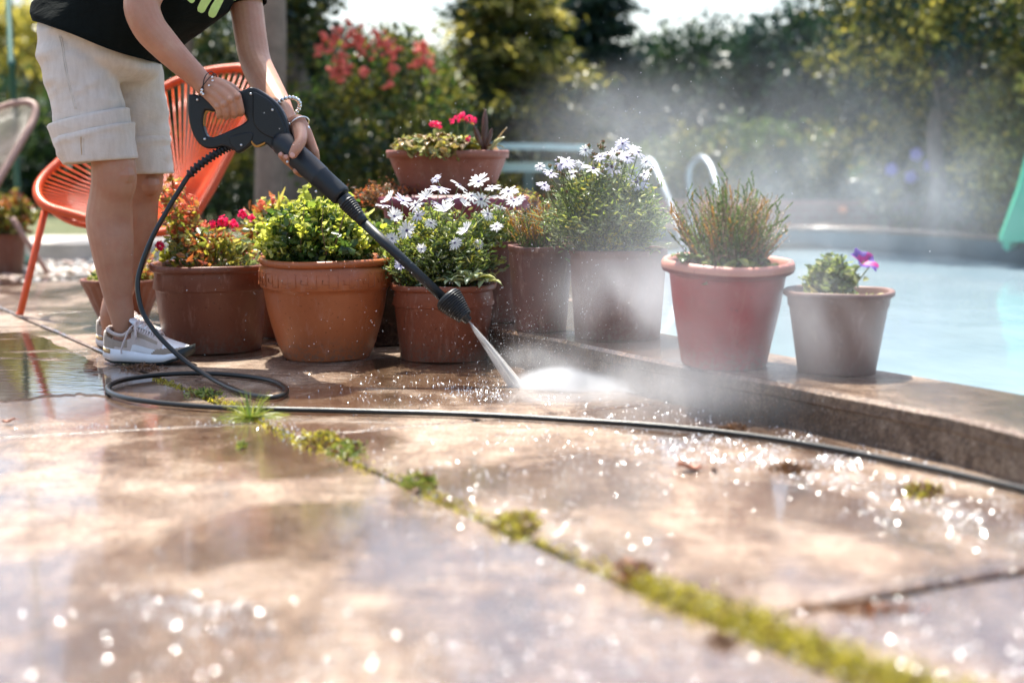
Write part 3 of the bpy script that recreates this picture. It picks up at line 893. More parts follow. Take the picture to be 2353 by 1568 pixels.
def pot(label, x, D, z, rt, rb, h, style, mat, rimmat=None, group=None, tilt=None, ribs=0, key=False, soil=.86, cat="potted plant", name="potted_plant"):
    base = Vector(at(x, D)); base.z = z
    root = empty(name, base, label, cat, group)
    ax = tilt if tilt is not None else Matrix.Identity(3)
    o, inn = pot_profile(style, rt, rb, h)
    k = next(i for i, p in enumerate(o) if p[1] > h * .9 and p[0] > rt * .955) if rimmat else None
    mb = MB(); prof = o + inn
    rings = []
    n = 96
    for j, (r, hh) in enumerate(prof):
        ring = []
        for q in range(n):
            a = 6.28318 * q / n
            rr_ = r
            if ribs and j < len(o) - 4 and j > 1: rr_ = r * (1 + .018 * math.sin(a * ribs))
            rr_ *= 1 + .006 * math.sin(2 * a + x) + .003 * math.sin(5 * a)
            rings_z = hh + .0015 * math.sin(3 * a + x)
            ring.append(ax @ Vector((rr_ * math.cos(a), rr_ * math.sin(a), rings_z)) + base)
        rings.append(ring)
    # bottom
    mb.loft(rings, 0, False)
    mb.f.append(tuple(reversed(range(n)))); mb.m.append(0)
    if rimmat:
        # rim as its own part, the wall below it
        mb = MB(); mb.loft(rings[:k + 1], 0, False); mb.f.append(tuple(reversed(range(n)))); mb.m.append(0)
        mb.build("pot", mat, root)
        mb = MB(); mb.loft(rings[k - 1:], 0, False); mb.build("rim", rimmat, root)
    else:
        mb.build("pot", mat, root)
    mb = MB()
    zs = h * soil
    ri = rt * .875
    rows = []
    for j in range(7):
        r = ri * j / 6 + .001
        rows.append([ax @ Vector((r * math.cos(6.28318 * q / 32), r * math.sin(6.28318 * q / 32), zs + .008 * noise.noise(Vector((math.cos(6.28 * q / 32) * r * 30, math.sin(6.28 * q / 32) * r * 30, x))))) + base for q in range(32)])
    mb.loft(rows, 0, False); mb.build("soil", M_POTSOIL, root)
    if key:
        # raised key-fret relief on the collar band
        mb = MB(); r0 = rb * 1.522 + .0008
        N = 20; sz = h * .030; path = []
        for q in range(N):
            for (u, w_) in [(0, 0), (0, 4.2), (3.6, 4.2), (3.6, 1.2), (1.7, 1.2), (1.7, 2.7), (1.7, 1.2), (3.6, 1.2), (3.6, 0)]:
                a = 6.28318 * (q + u / 6.2) / N
                path.append(ax @ Vector((r0 * math.cos(a), r0 * math.sin(a), h * .742 + w_ * sz)) + base)
            for u in (4.4, 5.3):
                a = 6.28318 * (q + u / 6.2) / N; path.append(ax @ Vector((r0 * math.cos(a), r0 * math.sin(a), h * .742)) + base)
        mb.tube(path, .0013, 5)
        mb.build("key_relief", mat, root)
    return root, base + ax @ Vector((0, 0, zs)), ax

# leaf colours for the nearer plants
L_PARS = m_leaf("leaf_parsley", [(.52, .55, .11), (.38, .44, .07), (.66, .66, .25), (.20, .28, .055)], .4, .45)
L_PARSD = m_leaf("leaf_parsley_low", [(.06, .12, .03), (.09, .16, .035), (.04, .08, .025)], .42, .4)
L_DAISY = m_leaf("leaf_daisy", [(.26, .34, .08), (.11, .18, .04), (.45, .48, .17), (.05, .09, .024)], .36, .4)
L_GREY = m_leaf("leaf_grey", [(.24, .31, .16), (.12, .18, .08), (.40, .43, .28), (.07, .10, .05)], .42, .35)
L_RED = m_leaf("leaf_red", [(.42, .10, .05), (.34, .16, .05), (.5, .2, .1), (.22, .07, .03)], .38, .45)
L_YEL = m_leaf("leaf_yellow_green", [(.42, .38, .07), (.30, .33, .06), (.55, .48, .18), (.18, .22, .05)], .36, .45)
L_HEATH = m_leaf("heather_green", [(.13, .21, .06), (.08, .14, .04), (.20, .26, .08)], .5, .3)
L_AMBER = m_leaf("heather_amber", [(.42, .22, .04), (.36, .2, .05), (.5, .28, .06)], .5, .35)
L_BEAD = m_leaf("heather_bead", [(.62, .5, .42), (.5, .36, .28), (.72, .62, .55)], .4, .3)
L_BROWN = m_leaf("dry_brown", [(.16, .08, .045), (.24, .13, .07), (.1, .05, .03)], .6, .25)
M_STEM = m_simple("stem_green", (.13, .16, .06), .5, .3, 40)
M_STEMB = m_simple("stem_brown", (.22, .13, .08), .6, .3, 40)
def m_petal(name, c, rough=.5, tr=.35):
    t = NT(name); p = t.bsdf(c, rough)
    q = t.node("ShaderNodeBsdfTranslucent"); q.inputs[0].default_value = tuple(c) + (1,)
    mx = t.node("ShaderNodeMixShader"); mx.inputs[0].default_value = tr
    t.link(p.outputs[0], mx.inputs[1]); t.link(q.outputs[0], mx.inputs[2])
    return t.done(mx)
P_WHITE = m_petal("petal_white", (.88, .87, .86), .5, .45)
P_LILAC = m_petal("petal_lilac", (.76, .73, .84), .5, .4)
P_CENTRE = m_simple("daisy_centre", (.06, .035, .14), .6, .5, 300)
P_PINK = m_petal("petal_pink", (.85, .03, .16))
P_YELLOW = m_petal("petal_yellow", (.85, .5, .05))
P_CORAL2 = m_petal("petal_coral", (.82, .24, .14))
P_PURPLE = m_petal("petal_purple", (.12, .045, .30), .45, .25)
P_MAG = m_petal("petal_magenta", (.50, .008, .24), .45, .35)

def frame(nv):
    n = Vector(nv).normalized(); a = n.orthogonal().normalized(); b = n.cross(a)
    return n, a, b
def daisy(parent, c, nv, r, rr, petal=P_WHITE, group=None, closed=0.0):
    n, a, b = frame(nv)
    th0 = rr.uniform(0, 6); a, b = a * math.cos(th0) + b * math.sin(th0), b * math.cos(th0) - a * math.sin(th0)
    mb = MB(); k = rr.choice((13, 14, 15, 16))
    for i in range(k):
        th = 6.28318 * i / k + rr.uniform(-.07, .07); L = r * rr.uniform(.88, 1.06)
        d = a * math.cos(th) + b * math.sin(th); s_ = n.cross(d)
        up = rr.uniform(-.12, .22) + closed
        rows = []
        for u, w in ((.14, .035), (.35, .085), (.62, .125), (.86, .105), (1.0, .03)):
            q = c + d * (L * u * (1 - .25 * closed)) + n * (up * L * u - .16 * L * u * u)
            rows.append([q - s_ * (w * r) - n * .0007, q + n * (w * r * .28), q + s_ * (w * r) - n * .0007])
        mb.strip(rows)
    o = mb.build("flower", petal, parent, origin=c)
    mb = MB(); mb.sphere(c + n * r * .05, (r * .15, r * .15, r * .09), 0, 10, 6, n.to_track_quat('Z', 'Y').to_matrix())
    mb.build("flower_centre", P_CENTRE, o)
    return o
def stems(mb, pairs, r0, r1, rr, bend=.15):
    for a, b in pairs:
        L = (b - a).length
        m = a.lerp(b, .55) + Vector((rr.gauss(0, 1), rr.gauss(0, 1), .5)) * L * bend
        mb.tube([a, a.lerp(m, .55), m, m.lerp(b, .6), b], [r0, lerp(r0, r1, .3), lerp(r0, r1, .5), lerp(r0, r1, .8), r1], 5)

def bushy(root, soil, ax, spread, height, mats, mi_p, n, per, lsize, seed, aspect=.55, lean=(0, 0), top=.5, clump=.012, stemn=26, sm=None, hollow=.3, edge=0.35):
    """stems fanning from the soil with leaves clustered along their upper part"""
    rr = random.Random(seed); rs = np.random.RandomState(seed)
    mb = MB(); C = []; Dn = []; MI = []
    for i in range(n):
        a = rr.uniform(0, 6.283); q = rr.random() ** .5
        d = Vector((math.cos(a) * q, math.sin(a) * q, 0))
        foot = soil + d * spread * edge
        hh = height * math.sqrt(max(0.03, 1 - (q * .93) ** 2)) * rr.uniform(.80, 1.05)
        tip = soil + d * spread + Vector((lean[0] * q, lean[1], hh))
        mid = foot.lerp(tip, .5) + Vector((0, 0, hh * .18)) + d * spread * .08
        if i < stemn * 4: mb.tube([foot, foot.lerp(mid, .6), mid, tip], [.0019, .0016, .0013, .0008], 4)
        mi = int(rs.choice(len(mats), p=mi_p))
        for k in range(per):
            t = lerp(top, 1.02, rr.random() ** .7)
            p = foot.lerp(mid, t * 2) if t < .5 else mid.lerp(tip, t * 2 - 1)
            p = p + Vector((rr.gauss(0, 1), rr.gauss(0, 1), rr.gauss(0, .7))) * clump
            C.append(p); dd = (d * .7 + Vector((rr.gauss(0, .7), rr.gauss(0, .7), rr.uniform(-.1, .9))))
            Dn.append(dd); MI.append(mi)
    leaf_cloud("foliage", np.array(C), np.array(Dn), rs.uniform(lsize * .6, lsize * 1.35, len(C)), list(mats), root, aspect, MI, seed=seed)
    mb.build("stems", sm or M_STEM, root)
    return rr

def rosette(root, c, r, n, mat, seed, up=.5, wid=.26, name="succulent"):
    rr = random.Random(seed); mb = MB()
    for i in range(n):
        a = i * 2.399 + rr.uniform(-.2, .2); q = (i + 1) / n
        L = r * rr.uniform(.75, 1.1) * (.55 + .45 * q)
        el = lerp(1.35, .35, q) * up * 1.6
        d = Vector((math.cos(a), math.sin(a), 0)); s_ = Vector((-d.y, d.x, 0))
        rows = []
        for u, w in ((0, .35), (.2, .55), (.45, .85), (.7, 1.0), (.88, .75), (1.0, .12)):
            bend = el - .9 * u * u * (1 - up * .3)
            p = c + d * (L * u * math.cos(el * .8)) + Vector((0, 0, L * (math.sin(el) * u - .45 * u * u * u)))
            ww = L * wid * w * .5
            rows.append([p - s_ * ww + Vector((0, 0, ww * .35)), p - Vector((0, 0, L * .018)), p + s_ * ww + Vector((0, 0, ww * .35)), p + Vector((0, 0, L * .03))])
        mb.loft(rows, 0, True)
    mb.build(name, mat, root)
def flower_ball(root, c, r, mat, rr, n=26, name="flower"):
    mb = MB()
    for k in range(n):
        d = Vector((rr.gauss(0, 1), rr.gauss(0, 1), rr.gauss(0, 1))).normalized()
        nn, a, b = frame(d); p = c + d * r * rr.uniform(.3, .9)
        w = r * rr.uniform(.35, .6)
        th = rr.uniform(0, 6); A_ = a * math.cos(th) + b * math.sin(th); B_ = nn.cross(A_)
        mb.strip([[p - A_ * w * .4 - B_ * w * .3, p - A_ * w * .4 + B_ * w * .3], [p - B_ * w * .7 + nn * w * .1, p + B_ * w * .7 + nn * w * .1], [p + A_ * w * .7 - B_ * w * .5 + nn * w * .45, p + A_ * w * .7 + B_ * w * .5 + nn * w * .45]])
    return mb.build(name, mat, root, origin=c)

GP = "potted plants along the pool edge"
# A - brown straight pot on the left
r, s_, ax = pot("brown straight-sided pot of straggly red and yellow leaves beside the sneakers", 483, 4.16, 0, Wd(276, 4.16) / 2, Wd(216, 4.16) / 2, .253, "step", TC_BROWN, group=GP)
rr = bushy(r, s_, ax, .145, .13, [L_YEL, L_GREY, L_RED], [.42, .33, .25], 46, 20, .026, 101, .55, clump=.020, top=.35)
# taller reddish shoots behind the hose
mb = MB(); C = []; Dn = []
for i in range(18):
    f0 = P(rr.uniform(390, 460), 590, 4.22); tp = P(rr.uniform(360, 450), rr.uniform(400, 520), rr.uniform(4.1, 4.3))
    m_ = f0.lerp(tp, .6) + Vector((.015, 0, .01)); mb.tube([f0, m_, tp], [.0022, .0016, .001], 5)
    for k in range(26):
        t = rr.uniform(.35, 1.03); p = f0.lerp(m_, t / .6) if t < .6 else m_.lerp(tp, (t - .6) / .4)
        C.append(p + Vector((rr.gauss(0, .01), rr.gauss(0, .01), rr.gauss(0, .008)))); Dn.append((rr.gauss(0, 1), rr.gauss(0, 1), rr.uniform(-.4, 1)))
leaf_cloud("tall_shoots", np.array(C), np.array(Dn), np.random.RandomState(1).uniform(.016, .032, len(C)), [L_YEL, L_RED], r, .5, np.random.RandomState(2).choice(2, len(C), p=[.5, .5]), seed=9)
mb.build("stems", M_STEMB, r)
for (x, y, q) in [(368, 562, .017), (512, 508, .018), (535, 517, .016), (490, 515, .013), (557, 492, .014), (578, 500, .012)]:
    flower_ball(r, P(x, y, 4.10), q, P_PINK, rr, 30)
for (x, y, q) in [(412, 430, .018), (440, 455, .016), (420, 475, .016), (470, 515, .013), (600, 520, .015)]:
    flower_ball(r, P(x, y, 4.12), q, P_CORAL2, rr, 24)

# pot half hidden between A and B
r, s_, ax = pot("orange-brown pot squeezed in behind and between the brown pot and the big bright terracotta pot", 648, 4.47, 0, .146, .096, .268, "step", TC_MID, TC_PINK, group=GP)
rr = bushy(r, s_, ax, .13, .20, [L_RED, L_YEL, L_GREY], [.45, .35, .2], 44, 18, .030, 102, .5, clump=.018, top=.4)
for (x, y, q) in [(640, 500, .018), (655, 545, .016), (600, 470, .018), (628, 458, .014)]:
    flower_ball(r, P(x, y, 4.30), q, P_CORAL2, rr, 24)
mb = MB()
for (x0, y0, x1, y1) in [(625, 500, 655, 430), (645, 560, 640, 440)]:
    a = P(x0, y0, 4.38); b = P(x1, y1, 4.35); d = (b - a).normalized().cross(Vector((0, 1, 0)))
    mb.strip([[a - d * .004, a + d * .004], [a.lerp(b, .6) - d * .006, a.lerp(b, .6) + d * .006], [b - d * .001, b + d * .001]])
mb.build("long_leaf", L_YEL, r)

# B - the big bright terracotta pot
r, s_, ax = pot("largest bright orange terracotta pot with a key-pattern band and a dome of yellow-green leaves", 746, 4.0, 0, Wd(304, 4.0) / 2, Wd(198, 4.0) / 2, .283, "bell", TC_ORANGE, group=GP, key=True)
mb = MB(); mb.sphere(P(712, 643, 4.0 - .178), (.0035, .003, .0035), 0, 8, 6); mb.build("drain_plug", m_simple("hole", (.02, .012, .01), .6), r)
rr = bushy(r, s_ + Vector((-.015, 0, -.005)), ax, .165, .205, [L_PARS, L_PARSD], [.62, .38], 230, 30, .018, 103, .75, clump=.013, top=.30)
bushy(r, s_ + Vector((-.01, 0, 0)), ax, .192, .232, [L_PARS, L_PARSD], [.8, .2], 34, 9, .026, 203, .8, clump=.010, top=.75)
# darker leaves lower down inside the dome
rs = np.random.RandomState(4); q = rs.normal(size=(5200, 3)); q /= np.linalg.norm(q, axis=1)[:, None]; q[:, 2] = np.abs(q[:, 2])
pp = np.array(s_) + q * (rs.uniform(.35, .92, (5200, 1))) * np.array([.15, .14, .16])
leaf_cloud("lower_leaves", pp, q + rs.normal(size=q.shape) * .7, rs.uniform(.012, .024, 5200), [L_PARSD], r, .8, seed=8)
mb = MB(); stems(mb, [(P(690, 585, 3.88), P(700, 470, 3.85)), (P(750, 585, 3.87), P(742, 480, 3.84)), (P(640, 585, 3.9), P(668, 500, 3.86)), (P(770, 560, 3.86), P(800, 470, 3.86))], .0018, .0009, rr, .08); mb.build("dry_stem", M_STEMB, r)

# dark pot between B and C
r, s_, ax = pot("dark brown-black pot in the gap right of the big bright terracotta pot", 872, 4.30, 0, .135, .105, .262, "step", TC_DARK, group=GP)
bushy(r, s_, ax, .12, .14, [L_DAISY, L_GREY], [.6, .4], 60, 22, .022, 104, .5, clump=.018, top=.3)
mb = MB(); mb_p = []
# C - daisies
r, s_, ax = pot("low terracotta pot right behind the nozzle holding white daisies and a pale succulent", 1018, 3.98, 0, Wd(244, 3.98) / 2, Wd(196, 3.98) / 2, .212, "step", TC_MID, group=GP)
rC = r
rr = bushy(r, s_ + Vector((-.03, 0.02, 0)), ax, .175, .235, [L_DAISY, L_GREY, L_YEL], [.6, .25, .15], 210, 30, .021, 105, .36, clump=.017, top=.2, lean=(0.02, .02))
DAISY_C = [(935, 530, .037), (1022, 487, .038), (1072, 532, .035), (905, 497, .034), (960, 495, .022), (898, 458, .034), (925, 462, .03), (980, 455, .036), (1008, 432, .032), (1040, 458, .030), (1055, 425, .034), (1082, 450, .03), (1105, 458, .034), (1100, 418, .036), (1130, 430, .028), (1145, 452, .032), (1168, 440, .030), (1180, 462, .026), (955, 470, .026), (1065, 470, .026), (920, 610, .022), (1000, 410, .02), (1150, 475, .024), (880, 472, .022), (1120, 492, .022), (990, 512, .020), (1192, 458, .024), (1045, 558, .020), (968, 572, .018), (1100, 560, .018), (1140, 520, .020), (900, 548, .020), (1010, 470, .026)]
sm = MB()
for i, (x, y, q) in enumerate(DAISY_C):
    D = 3.80 + .10 * ((550 - y) / 140) + rr.uniform(-.02, .04)
    if x > 1080: D += .12
    c = P(x, y, D)
    nv = Vector((rr.gauss(-.02, .4), -rr.uniform(.25, 1.0) if y > 480 else -rr.uniform(-.1, .8), rr.uniform(.4, 1.0)))
    daisy(r, c, nv, q * rr.uniform(.8, 1.05), rr, P_WHITE if rr.random() < .8 else P_LILAC, closed=rr.choice((0, 0, .25, .6)))
    f0 = s_ + Vector((rr.uniform(-.08, .08), rr.uniform(-.05, .06), 0))
    stems(sm, [(f0, c - nv.normalized() * .003)], .0017, .0012, rr, .06)
sm.build("flower_stalks", M_STEM, r)
L_SUCC = m_leaf("succulent_pale", [(.58, .64, .36), (.66, .68, .30), (.50, .58, .36)], .35, .25)
rosette(r, P(1083, 645, 3.865), .088, 17, L_SUCC, 31, .62, .26)
rosette(r, P(1035, 648, 3.86), .058, 11, L_SUCC, 32, .4, .34)
rosette(r, P(1115, 648, 3.90), .060, 9, L_SUCC, 33, .35, .3)

# D - brown pot on the coping behind C
r, s_, ax = pot("plain brown clay pot on the coping partly hidden behind the daisy pot", 1135, 4.08, ZC, .092, .072, .232, "plain", TC_OLD, group=GP)
bushy(r, s_, ax, .11, .12, [L_GREY, L_HEATH, L_YEL], [.4, .35, .25], 90, 24, .016, 106, .4, clump=.016, top=.2)

def heather(root, soil, spread, h, n, seed, amber, beads, lean=0.0):
    rr = random.Random(seed); C = []; Dn = []; MI = []; SZ = []
    mb = MB()
    for i in range(n):
        a = rr.uniform(0, 6.283); q = rr.random() ** .55
        d = Vector((math.cos(a) * q, math.sin(a) * q, 0))
        hh = h * rr.uniform(.55, 1.0) * (1 - .28 * q * q)
        f0 = soil + d * spread * .45; tp = soil + d * spread + Vector((lean, 0, hh))
        f1 = f0.lerp(tp, .5) - d * spread * .06
        mb.tube([f0, f1, tp], [.0016, .0012, .0006], 4)
        kind = rr.random(); mi = 1 if kind < amber else (2 if kind < amber + beads else 0)
        m = int(56 * hh / .2)
        for k in range(m):
            t = (k + rr.random()) / m
            p = f0.lerp(f1, t * 2) if t < .5 else f1.lerp(tp, t * 2 - 1)
            ax_ = (tp - f1).normalized()
            if mi == 2 and t > .35:
                C.append(p + Vector((rr.gauss(0, .003), rr.gauss(0, .003), 0))); Dn.append((rr.gauss(0, 1), rr.gauss(0, 1), rr.gauss(0, .5))); MI.append(2); SZ.append(.005)
            else:
                w = .45 + .55 * math.sin(3.1 * min(1, t * 1.05))
                C.append(p + Vector((rr.gauss(0, .0035), rr.gauss(0, .0035), .002))); Dn.append(ax_ * 1.1 + Vector((rr.gauss(0, .65), rr.gauss(0, .65), .1)))
                MI.append(1 if (mi == 1 and t > .55) else 0); SZ.append(rr.uniform(.007, .017) * w)
            if rr.random() < .06 and t > .3:
                # side sprig
                sd = ax_ + Vector((rr.gauss(0, .6), rr.gauss(0, .6), .2)); L = hh * .18
                for u in range(8):
                    C.append(p + sd.normalized() * L * u / 8); Dn.append(sd + Vector((rr.gauss(0, .5), rr.gauss(0, .5), 0))); MI.append(MI[-1] if MI[-1] != 2 else 0); SZ.append(.011)
    leaf_cloud("foliage", np.array(C), np.array(Dn), np.array(SZ), [L_HEATH, L_AMBER, L_BEAD], root, .30, MI, seed=seed)
    mb.build("stems", M_STEMB, root)
    return rr
# E - clay pot with heather
r, s_, ax = pot("weathered clay pot with amber heather, third pot from the red one", 1242, 3.86, ZC, Wd(152, 3.86) / 2, Wd(118, 3.86) / 2, .232, "plain", TC_OLD, group=GP)
heather(r, s_, .098, .17, 120, 107, .42, .2)
# F - tall daisies
r, s_, ax = pot("broad spray-misted pot carrying the tallest bush of daisies", 1420, 3.73, ZC, Wd(226, 3.73) / 2, Wd(196, 3.73) / 2, .232, "plain", TC_OLD, group=GP)
rr = bushy(r, s_ + Vector((-.035, .01, 0)), ax, .165, .25, [L_DAISY, L_GREY, L_YEL], [.34, .54, .12], 300, 30, .017, 108, .32, clump=.015, top=.12)
DAISY_F = [(1412, 348, .024), (1430, 330, .022), (1452, 342, .026), (1466, 350, .024), (1395, 352, .02), (1362, 388, .033), (1405, 384, .032), (1300, 372, .030), (1290, 378, .018), (1462, 418, .034), (1345, 345, .020), (1440, 362, .022), (1484, 372, .02), (1500, 385, .02), (1313, 400, .02), (1265, 398, .022), (1335, 378, .018), (1480, 400, .022), (1240, 382, .016), (1250, 425, .022), (1422, 355, .018), (1378, 360, .018)]
sm = MB(); bud = sm
for i, (x, y, q) in enumerate(DAISY_F):
    c = P(x, y, 3.66 + rr.uniform(-.05, .08))
    nv = Vector((rr.gauss(0, .3), -rr.uniform(.1, .9), rr.uniform(.5, 1.0)))
    daisy(r, c, nv, q, rr, P_WHITE if rr.random() < .6 else P_LILAC)
    f0 = s_ + Vector((rr.uniform(-.11, .03), rr.uniform(-.05, .05), 0))
    stems(sm, [(f0, c - nv.normalized() * .003)], .0017, .0012, rr, .05)
C = []; Dn = []
for i in range(64):   # brown spent heads on thin stalks
    x = rr.gauss(1375, 70); y = rr.uniform(322, 420) + abs(x - 1375) * .45
    c = P(x, y, 3.70 + rr.uniform(-.08, .08)); f0 = s_ + Vector((rr.uniform(-.11, .03), rr.uniform(-.05, .05), .03))
    stems(sm, [(f0, c)], .0014, .0009, rr, .05)
    bud.sphere(c, (.0045, .0045, .005), 0, 6, 4)
    for k in range(9): C.append(c + Vector((rr.gauss(0, .003), rr.gauss(0, .003), .003))); Dn.append((rr.gauss(0, .8), rr.gauss(0, .8), 1))
leaf_cloud("spent_heads", np.array(C), np.array(Dn), np.full(len(C), .009), [L_BROWN], r, .35, seed=3)["kind"] = "stuff"
sm.build("flower_stalks", M_STEM, r)
mb = MB(); stems(mb, [(P(1470, 575, 3.66), P(1545, 572, 3.55)), (P(1480, 560, 3.68), P(1530, 540, 3.6))], .0012, .0008, rr, .12); mb.build("trailing_stem", M_STEM, r)
rosette(r, P(1455, 572, 3.64), .035, 9, L_PARS, 44, .4, .5, "low_weed")
rosette(r, P(1500, 578, 3.64), .028, 8, L_PARS, 45, .35, .5, "low_weed")

# G - red pot, tipped a little towards the camera
tilt = Matrix.Rotation(math.radians(2.6), 3, 'X') @ Matrix.Rotation(math.radians(.8), 3, 'Y')
r, s_, ax = pot("deep red bucket pot with a thick pink rolled rim and spiky heather", 1668, 3.235, ZC, Wd(304, 3.235) / 2, Wd(196, 3.235) / 2, .243, "roll", TC_RED, TC_PINK, group=GP, tilt=tilt)
rr = heather(r, s_ + Vector((0, .0, -.01)), .145, .228, 230, 109, .12, .34)
rosette(r, P(1575, 600, 3.16), .055, 9, m_leaf("basal_leaf", [(.16, .24, .08), (.24, .32, .09), (.12, .18, .08)], .35, .3), 51, .6, .5, "basal_leaves")
bushy(r, s_ + Vector((0, -.02, -.01)), ax, .115, .045, [L_GREY, L_DAISY, L_BROWN], [.5, .3, .2], 60, 12, .022, 110, .6, clump=.012, top=.3)
mb = MB(); stems(mb, [(P(1640, 600, 3.12), P(1700, 590, 3.13)), (P(1700, 575, 3.13), P(1765, 590, 3.14))], .0012, .0008, rr, .25); mb.build("dry_stem", M_STEMB, r)

# H - small mauve pot with petunia
r, s_, ax = pot("small mauve-brown pot with one purple petunia, last in the row", 1930, 3.13, ZC, Wd(252, 3.13) / 2, Wd(176, 3.13) / 2, .182, "thin", TC_MAUVE, group=GP)
rr = bushy(r, s_ + Vector((-.015, 0, 0)), ax, .055, .098, [L_GREY, L_DAISY], [.6, .4], 64, 18, .018, 111, .6, clump=.009, top=.3)
bushy(r, s_, ax, .10, .012, [L_GREY, L_YEL], [.6, .4], 22, 6, .03, 112, .5, clump=.01, top=.2, stemn=0)
def petunia(c, nv, R_):
    n, a, b = frame(nv); mb = MB(); rows = []
    N = 30
    for j, u in enumerate((0, .25, .5, .75, .9, 1.0)):
        ring = []
        for k in range(N):
            th = 6.28318 * k / N; w = 1 + .13 * math.cos(5 * th) + .05 * math.cos(11 * th)
            rad = R_ * (.12 + .88 * u ** 1.1) * (w if u > .4 else 1)
            ring.append(c + a * rad * math.cos(th) + b * rad * math.sin(th) + n * R_ * (-.75 + .75 * u - .25 * u ** 3 + .10 * math.sin(5 * th) * u))
        rows.append(ring)
    mb.loft(rows, 0, False, True, lambda i, k: 1 if (i < 2 or (k // 2) % 6 == 0) else 0)
    return mb
mb = petunia(P(1990, 588, 3.08), Vector((.35, -.5, .75)), .031); fo = mb.build("flower", [P_PURPLE, P_MAG], r)
mb = petunia(P(2008, 600, 3.11), Vector((.7, -.25, .35)), .020); fo = mb.build("flower", [P_PURPLE, P_MAG], r)
sm = MB(); stems(sm, [(s_, P(1985, 600, 3.09)), (s_, P(2003, 604, 3.11))], .002, .0015, rr, .05); sm.build("flower_stalks", M_STEM, r)

# small ribbed bowl behind the shoes, with a second one hidden by the legs
r, s_, ax = pot("small ribbed brown bowl of weeds standing behind the ankles", 278, 4.72, 0, .136, .07, .158, "plain", TC_BROWN, group=None, ribs=22)
bushy(r, s_, ax, .11, .055, [L_YEL, L_DAISY, L_RED], [.6, .25, .15], 60, 14, .020, 113, .35, clump=.014, top=.2)
rr = random.Random(3)
C = []; Dn = []; mb = MB()
for i in range(16):
    f0 = s_ + Vector((rr.uniform(.02, .1), rr.uniform(-.06, .04), 0)); tp = f0 + Vector((rr.uniform(0, .05), 0, rr.uniform(.05, .13)))
    mb.tube([f0, tp], [.0018, .001], 4)
    for k in range(16): C.append(f0.lerp(tp, rr.uniform(.2, 1)) + Vector((rr.gauss(0, .012), rr.gauss(0, .012), 0))); Dn.append((rr.gauss(0, 1), rr.gauss(0, 1), rr.uniform(-.5, .8)))
leaf_cloud("red_shoots", np.array(C), np.array(Dn), np.random.RandomState(1).uniform(.014, .03, len(C)), [L_RED, L_YEL], r, .5, np.random.RandomState(3).choice(2, len(C)), seed=2); mb.build("stems", M_STEMB, r)

# maroon trough planter with the ribbed planter standing on its back edge
tr_c = at(1045, 4.62, .0812)
root = empty("trough_planter", tr_c, "long maroon trough planter behind the daisies, its rim showing below the upper planter", "planter")
def rect_ring(cx, cy, hx, hy, z, n=10, e=5.0, rib=0):
    out = []
    for k in range(96):
        a = 6.28318 * k / 96; ca_, sa_ = math.cos(a), math.sin(a)
        rr_ = (abs(ca_) ** e + abs(sa_) ** e) ** (-1 / e)
        f = 1 + rib * (.5 + .5 * math.cos(a * 40))
        out.append(Vector((cx + hx * ca_ * rr_ * f, cy + hy * sa_ * rr_ * f, z)))
    return out
wx = Wd(345, 4.62) / 2
zt = P(1045, 452, 4.5).z
mb = MB()
mb.loft([rect_ring(tr_c.x, 4.62, wx * .8, .15, .0812), rect_ring(tr_c.x, 4.62, wx * .84, .155, zt * .5), rect_ring(tr_c.x, 4.62, wx * .92, .16, zt * .9), rect_ring(tr_c.x, 4.62, wx, .175, zt * .92), rect_ring(tr_c.x, 4.62, wx, .175, zt - .003), rect_ring(tr_c.x, 4.62, wx * .98, .17, zt), rect_ring(tr_c.x, 4.62, wx * .93, .155, zt), rect_ring(tr_c.x, 4.62, wx * .92, .15, zt - .03), rect_ring(tr_c.x, 4.62, .01, .01, zt - .03)], 0, True)
mb.build("trough", TC_MAROON, root)
rs_ = Vector((tr_c.x, 4.58, zt - .03))
bushy(root, rs_ + Vector((-.22, 0, 0)), None, .10, .07, [L_BROWN, L_RED], [.7, .3], 40, 16, .016, 114, .4, clump=.02, top=.1)
bushy(root, rs_ + Vector((.14, 0, 0)), None, .14, .055, [L_BROWN, L_YEL], [.4, .6], 40, 14, .016, 115, .4, clump=.02, top=.1)

c2 = at(1030, 4.66)
zb = zt + .002; ztop = P(1030, 345, 4.55).z
root = empty("ribbed_planter", (c2.x, 4.66, zb), "ribbed terracotta planter with pink blossom and a dark upright leaf, raised above the daisies", "planter")
hw = Wd(286, 4.56) / 2
mb = MB(); H_ = ztop - zb
mb.loft([rect_ring(c2.x, 4.66, hw * .70, .085, zb, e=3), rect_ring(c2.x, 4.66, hw * .78, .09, zb + H_ * .28, e=3, rib=.02), rect_ring(c2.x, 4.66, hw * .88, .105, zb + H_ * .62, e=3, rib=.02), rect_ring(c2.x, 4.66, hw * .93, .115, zb + H_ * .80, e=3, rib=.012), rect_ring(c2.x, 4.66, hw * .94, .118, zb + H_ * .82, e=3), rect_ring(c2.x, 4.66, hw * .99, .128, zb + H_ * .83, e=3), rect_ring(c2.x, 4.66, hw, .13, zb + H_ * .97, e=3), rect_ring(c2.x, 4.66, hw * .985, .128, zb + H_, e=3), rect_ring(c2.x, 4.66, hw * .93, .112, zb + H_, e=3), rect_ring(c2.x, 4.66, hw * .9, .105, zb + H_ * .84, e=3), rect_ring(c2.x, 4.66, .01, .01, zb + H_ * .84, e=3)], 0, True)
mb.build("planter_body", m_pot("terracotta_planter", (.36, .13, .085), (.25, .085, .06), .45, .8, (.5, .28, .22)), root)
L_SUC2 = m_leaf("succulent_yellow", [(.36, .36, .12), (.26, .32, .12), (.44, .40, .2), (.40, .26, .10)], .32, .2)
rr = random.Random(8)
